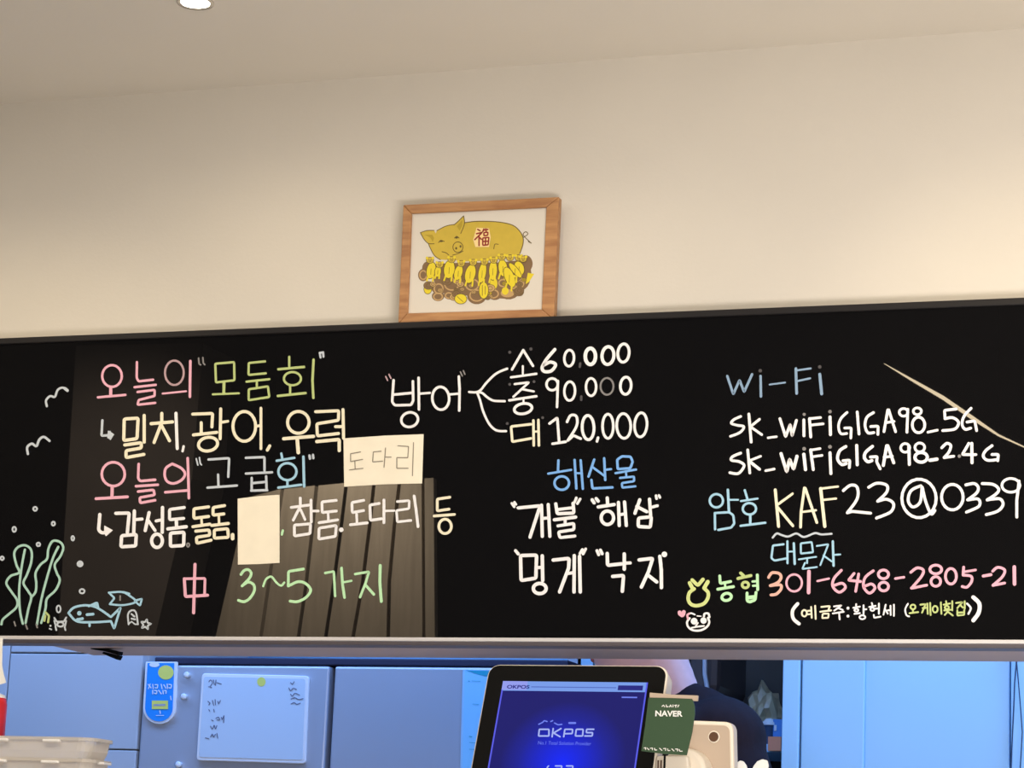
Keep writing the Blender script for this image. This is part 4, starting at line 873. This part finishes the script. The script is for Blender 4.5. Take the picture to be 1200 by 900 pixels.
pe_ = thing('person', 'person in a navy shirt facing left behind the till, face cut off by the bulkhead', 'person')
HX = onY(752, 760, YPn).x; HZ = onY(752, 738, YPn).z       # head centre
NX = onY(783, 800, YPn).x; NZ = onY(783, 812, YPn).z       # neck base
def P(x, y, z): return (NX + x, YPn + y, z)
sz = NZ - .035
head = [('s', (HX, YPn, HZ + .025), (.092, .074, .105)), ('s', (HX - .03, YPn, HZ - .03), (.072, .062, .085)),
        ('s', (HX - .055, YPn, HZ - .082), (.035, .036, .026)), ('s', (HX - .03, YPn, HZ - .075), (.055, .052, .035)),
        ('c', (HX - .092, YPn, HZ + .012), .009, (HX - .112, YPn, HZ - .022), .013),
        ('s', (HX - .098, YPn, HZ - .026), (.012, .017, .009)),
        ('s', (HX - .088, YPn, HZ - .052), (.014, .022, .006)), ('s', (HX - .086, YPn, HZ - .062), (.014, .020, .006)),
        ('s', (HX - .078, YPn, HZ + .034), (.022, .048, .010)),
        ('s', (HX + .012, YPn - .075, HZ), (.016, .010, .030)), ('s', (HX + .012, YPn + .075, HZ), (.016, .010, .030)),
        ('c', (HX + .018, YPn, HZ - .02), .060, P(.012, 0, NZ - .02), .060), ('c', (HX + .0, YPn, HZ - .05), .055, P(-.015, 0, NZ - .02), .055)]
def hand(wx, wy, wz, dx, dy, dz, side):
    d = Vector((dx, dy, dz)).normalized(); lat = d.cross(Vector((0, 0, 1))).normalized(); dn_ = lat.cross(d)
    W = Vector((wx, wy, wz)); out = [('c', tuple(W), .025, tuple(W + d*.05), .027)]
    for k, (ln, off) in enumerate(((.066, -.030), (.076, -.011), (.072, .009), (.056, .028))):
        b = W + d*.075 + lat*off; out.append(('c', tuple(W + d*.03 + lat*off*.7), .014, tuple(b), .0105))
        k1 = b + d*ln*.45 + dn_*-.008; k2 = k1 + d*ln*.4 + dn_*-.022
        out += [('c', tuple(b), .0095, tuple(k1), .0085), ('c', tuple(k1), .0085, tuple(k2), .007)]
    t0 = W + d*.02 + lat*-.024*side; t1 = t0 + d*.03 + lat*-.026*side; t2 = t1 + d*.03 + lat*-.006*side
    out += [('c', tuple(t0), .013, tuple(t1), .0105), ('c', tuple(t1), .0105, tuple(t2), .008)]
    return out
hipx, hz_ = .10, .93
eL, eR = P(-.02, -.20, 1.20), P(-.02, .22, 1.20)
wL, wR = P(-.22, -.17, 1.09), P(-.22, .16, 1.09)
torso = [('c', P(.035, -.15, sz - .045), .054, P(.035, .15, sz - .045), .054), ('s', P(.05, 0, sz - .10), (.07, .11, .075)), ('s', P(.114, 0, NZ - .085), (.066, .14, .066)), ('s', P(.085, 0, sz - .17), (.118, .165, .165)), ('s', P(.075, 0, 1.14), (.105, .15, .15)), ('s', P(hipx, 0, .98), (.115, .165, .13))]
arms = [('c', P(.045, -.18, sz - .065), .048, eL, .038), ('c', eL, .037, wL, .026), ('c', P(.045, .18, sz - .065), .048, eR, .038), ('c', eR, .037, wR, .026)]
legs = []
for sy in (-1, 1):
    legs += [('c', P(hipx, sy*.09, .93), .085, P(hipx - .02, sy*.10, .50), .056), ('c', P(hipx - .02, sy*.10, .50), .055, P(hipx + .01, sy*.10, .09), .038), ('c', P(hipx + .02, sy*.10, .05), .036, P(hipx - .14, sy*.105, .035), .030)]
blob('body', head + torso + arms + legs + hand(*wL, -1, 0, -.12, 1) + hand(*wR, -1, 0, -.12, -1), .006, M['skin'], pe_, 5)
def grow(L_, d):
    out = []
    for s in L_:
        if s[0] == 's': out.append(('s', s[1], tuple(a + d for a in s[2])))
        else: out.append(('c', s[1], s[2] + d, s[3], s[4] + d))
    return out
uL = tuple(Vector(eL).lerp(Vector(wL), .1)); uR = tuple(Vector(eR).lerp(Vector(wR), .1))
slv = [('c', P(.045, -.18, sz - .065), .062, uL, .056), ('c', P(.045, .18, sz - .065), .062, uR, .056)]
blob('shirt', grow(torso, .014) + slv + [('c', P(.03, 0, NZ - .028), .058, P(.05, 0, NZ - .09), .088), ('s', P(.07, 0, NZ - .052), .066)], .009, M['shirt'], pe_, 8)
blob('trousers', grow([torso[5]] , .012) + [('c', a[1], a[2] + .014, a[3], a[4] + .014) for i, a in enumerate(legs) if i % 3 < 2], .012, M['trouser'], pe_, 6)
for sy in (-1, 1):
    blob('shoe', [('c', P(hipx + .035, sy*.10, .048), .045, P(hipx - .15, sy*.105, .040), .040), ('c', P(hipx + .035, sy*.10, .045), .045, P(hipx + .01, sy*.10, .09), .046)], .009, M['black'], pe_, 4)
blob('lips', [('s', (HX - .0955, YPn, HZ - .0525), (.010, .022, .0055)), ('s', (HX - .094, YPn, HZ - .061), (.010, .020, .006))], .002, M['lips'], pe_, 2)
blob('hair', [('s', (HX + .016, YPn, HZ + .045), (.094, .083, .098)), ('s', (HX + .045, YPn, HZ + .0), (.055, .072, .075)), ('c', (HX - .065, YPn - .03, HZ + .09), .03, (HX - .065, YPn + .03, HZ + .09), .03)], .007, M['hair'], pe_, 4)
for sy in (-1, 1):
    MB().lathe([(.001, -.011), (.008, -.007), (.011, 0), (.008, .007), (.001, .011)], (HX - .083, YPn + sy*.030, HZ + .014), M['wpaper'], 16).build('eye', pe_, smooth=True)
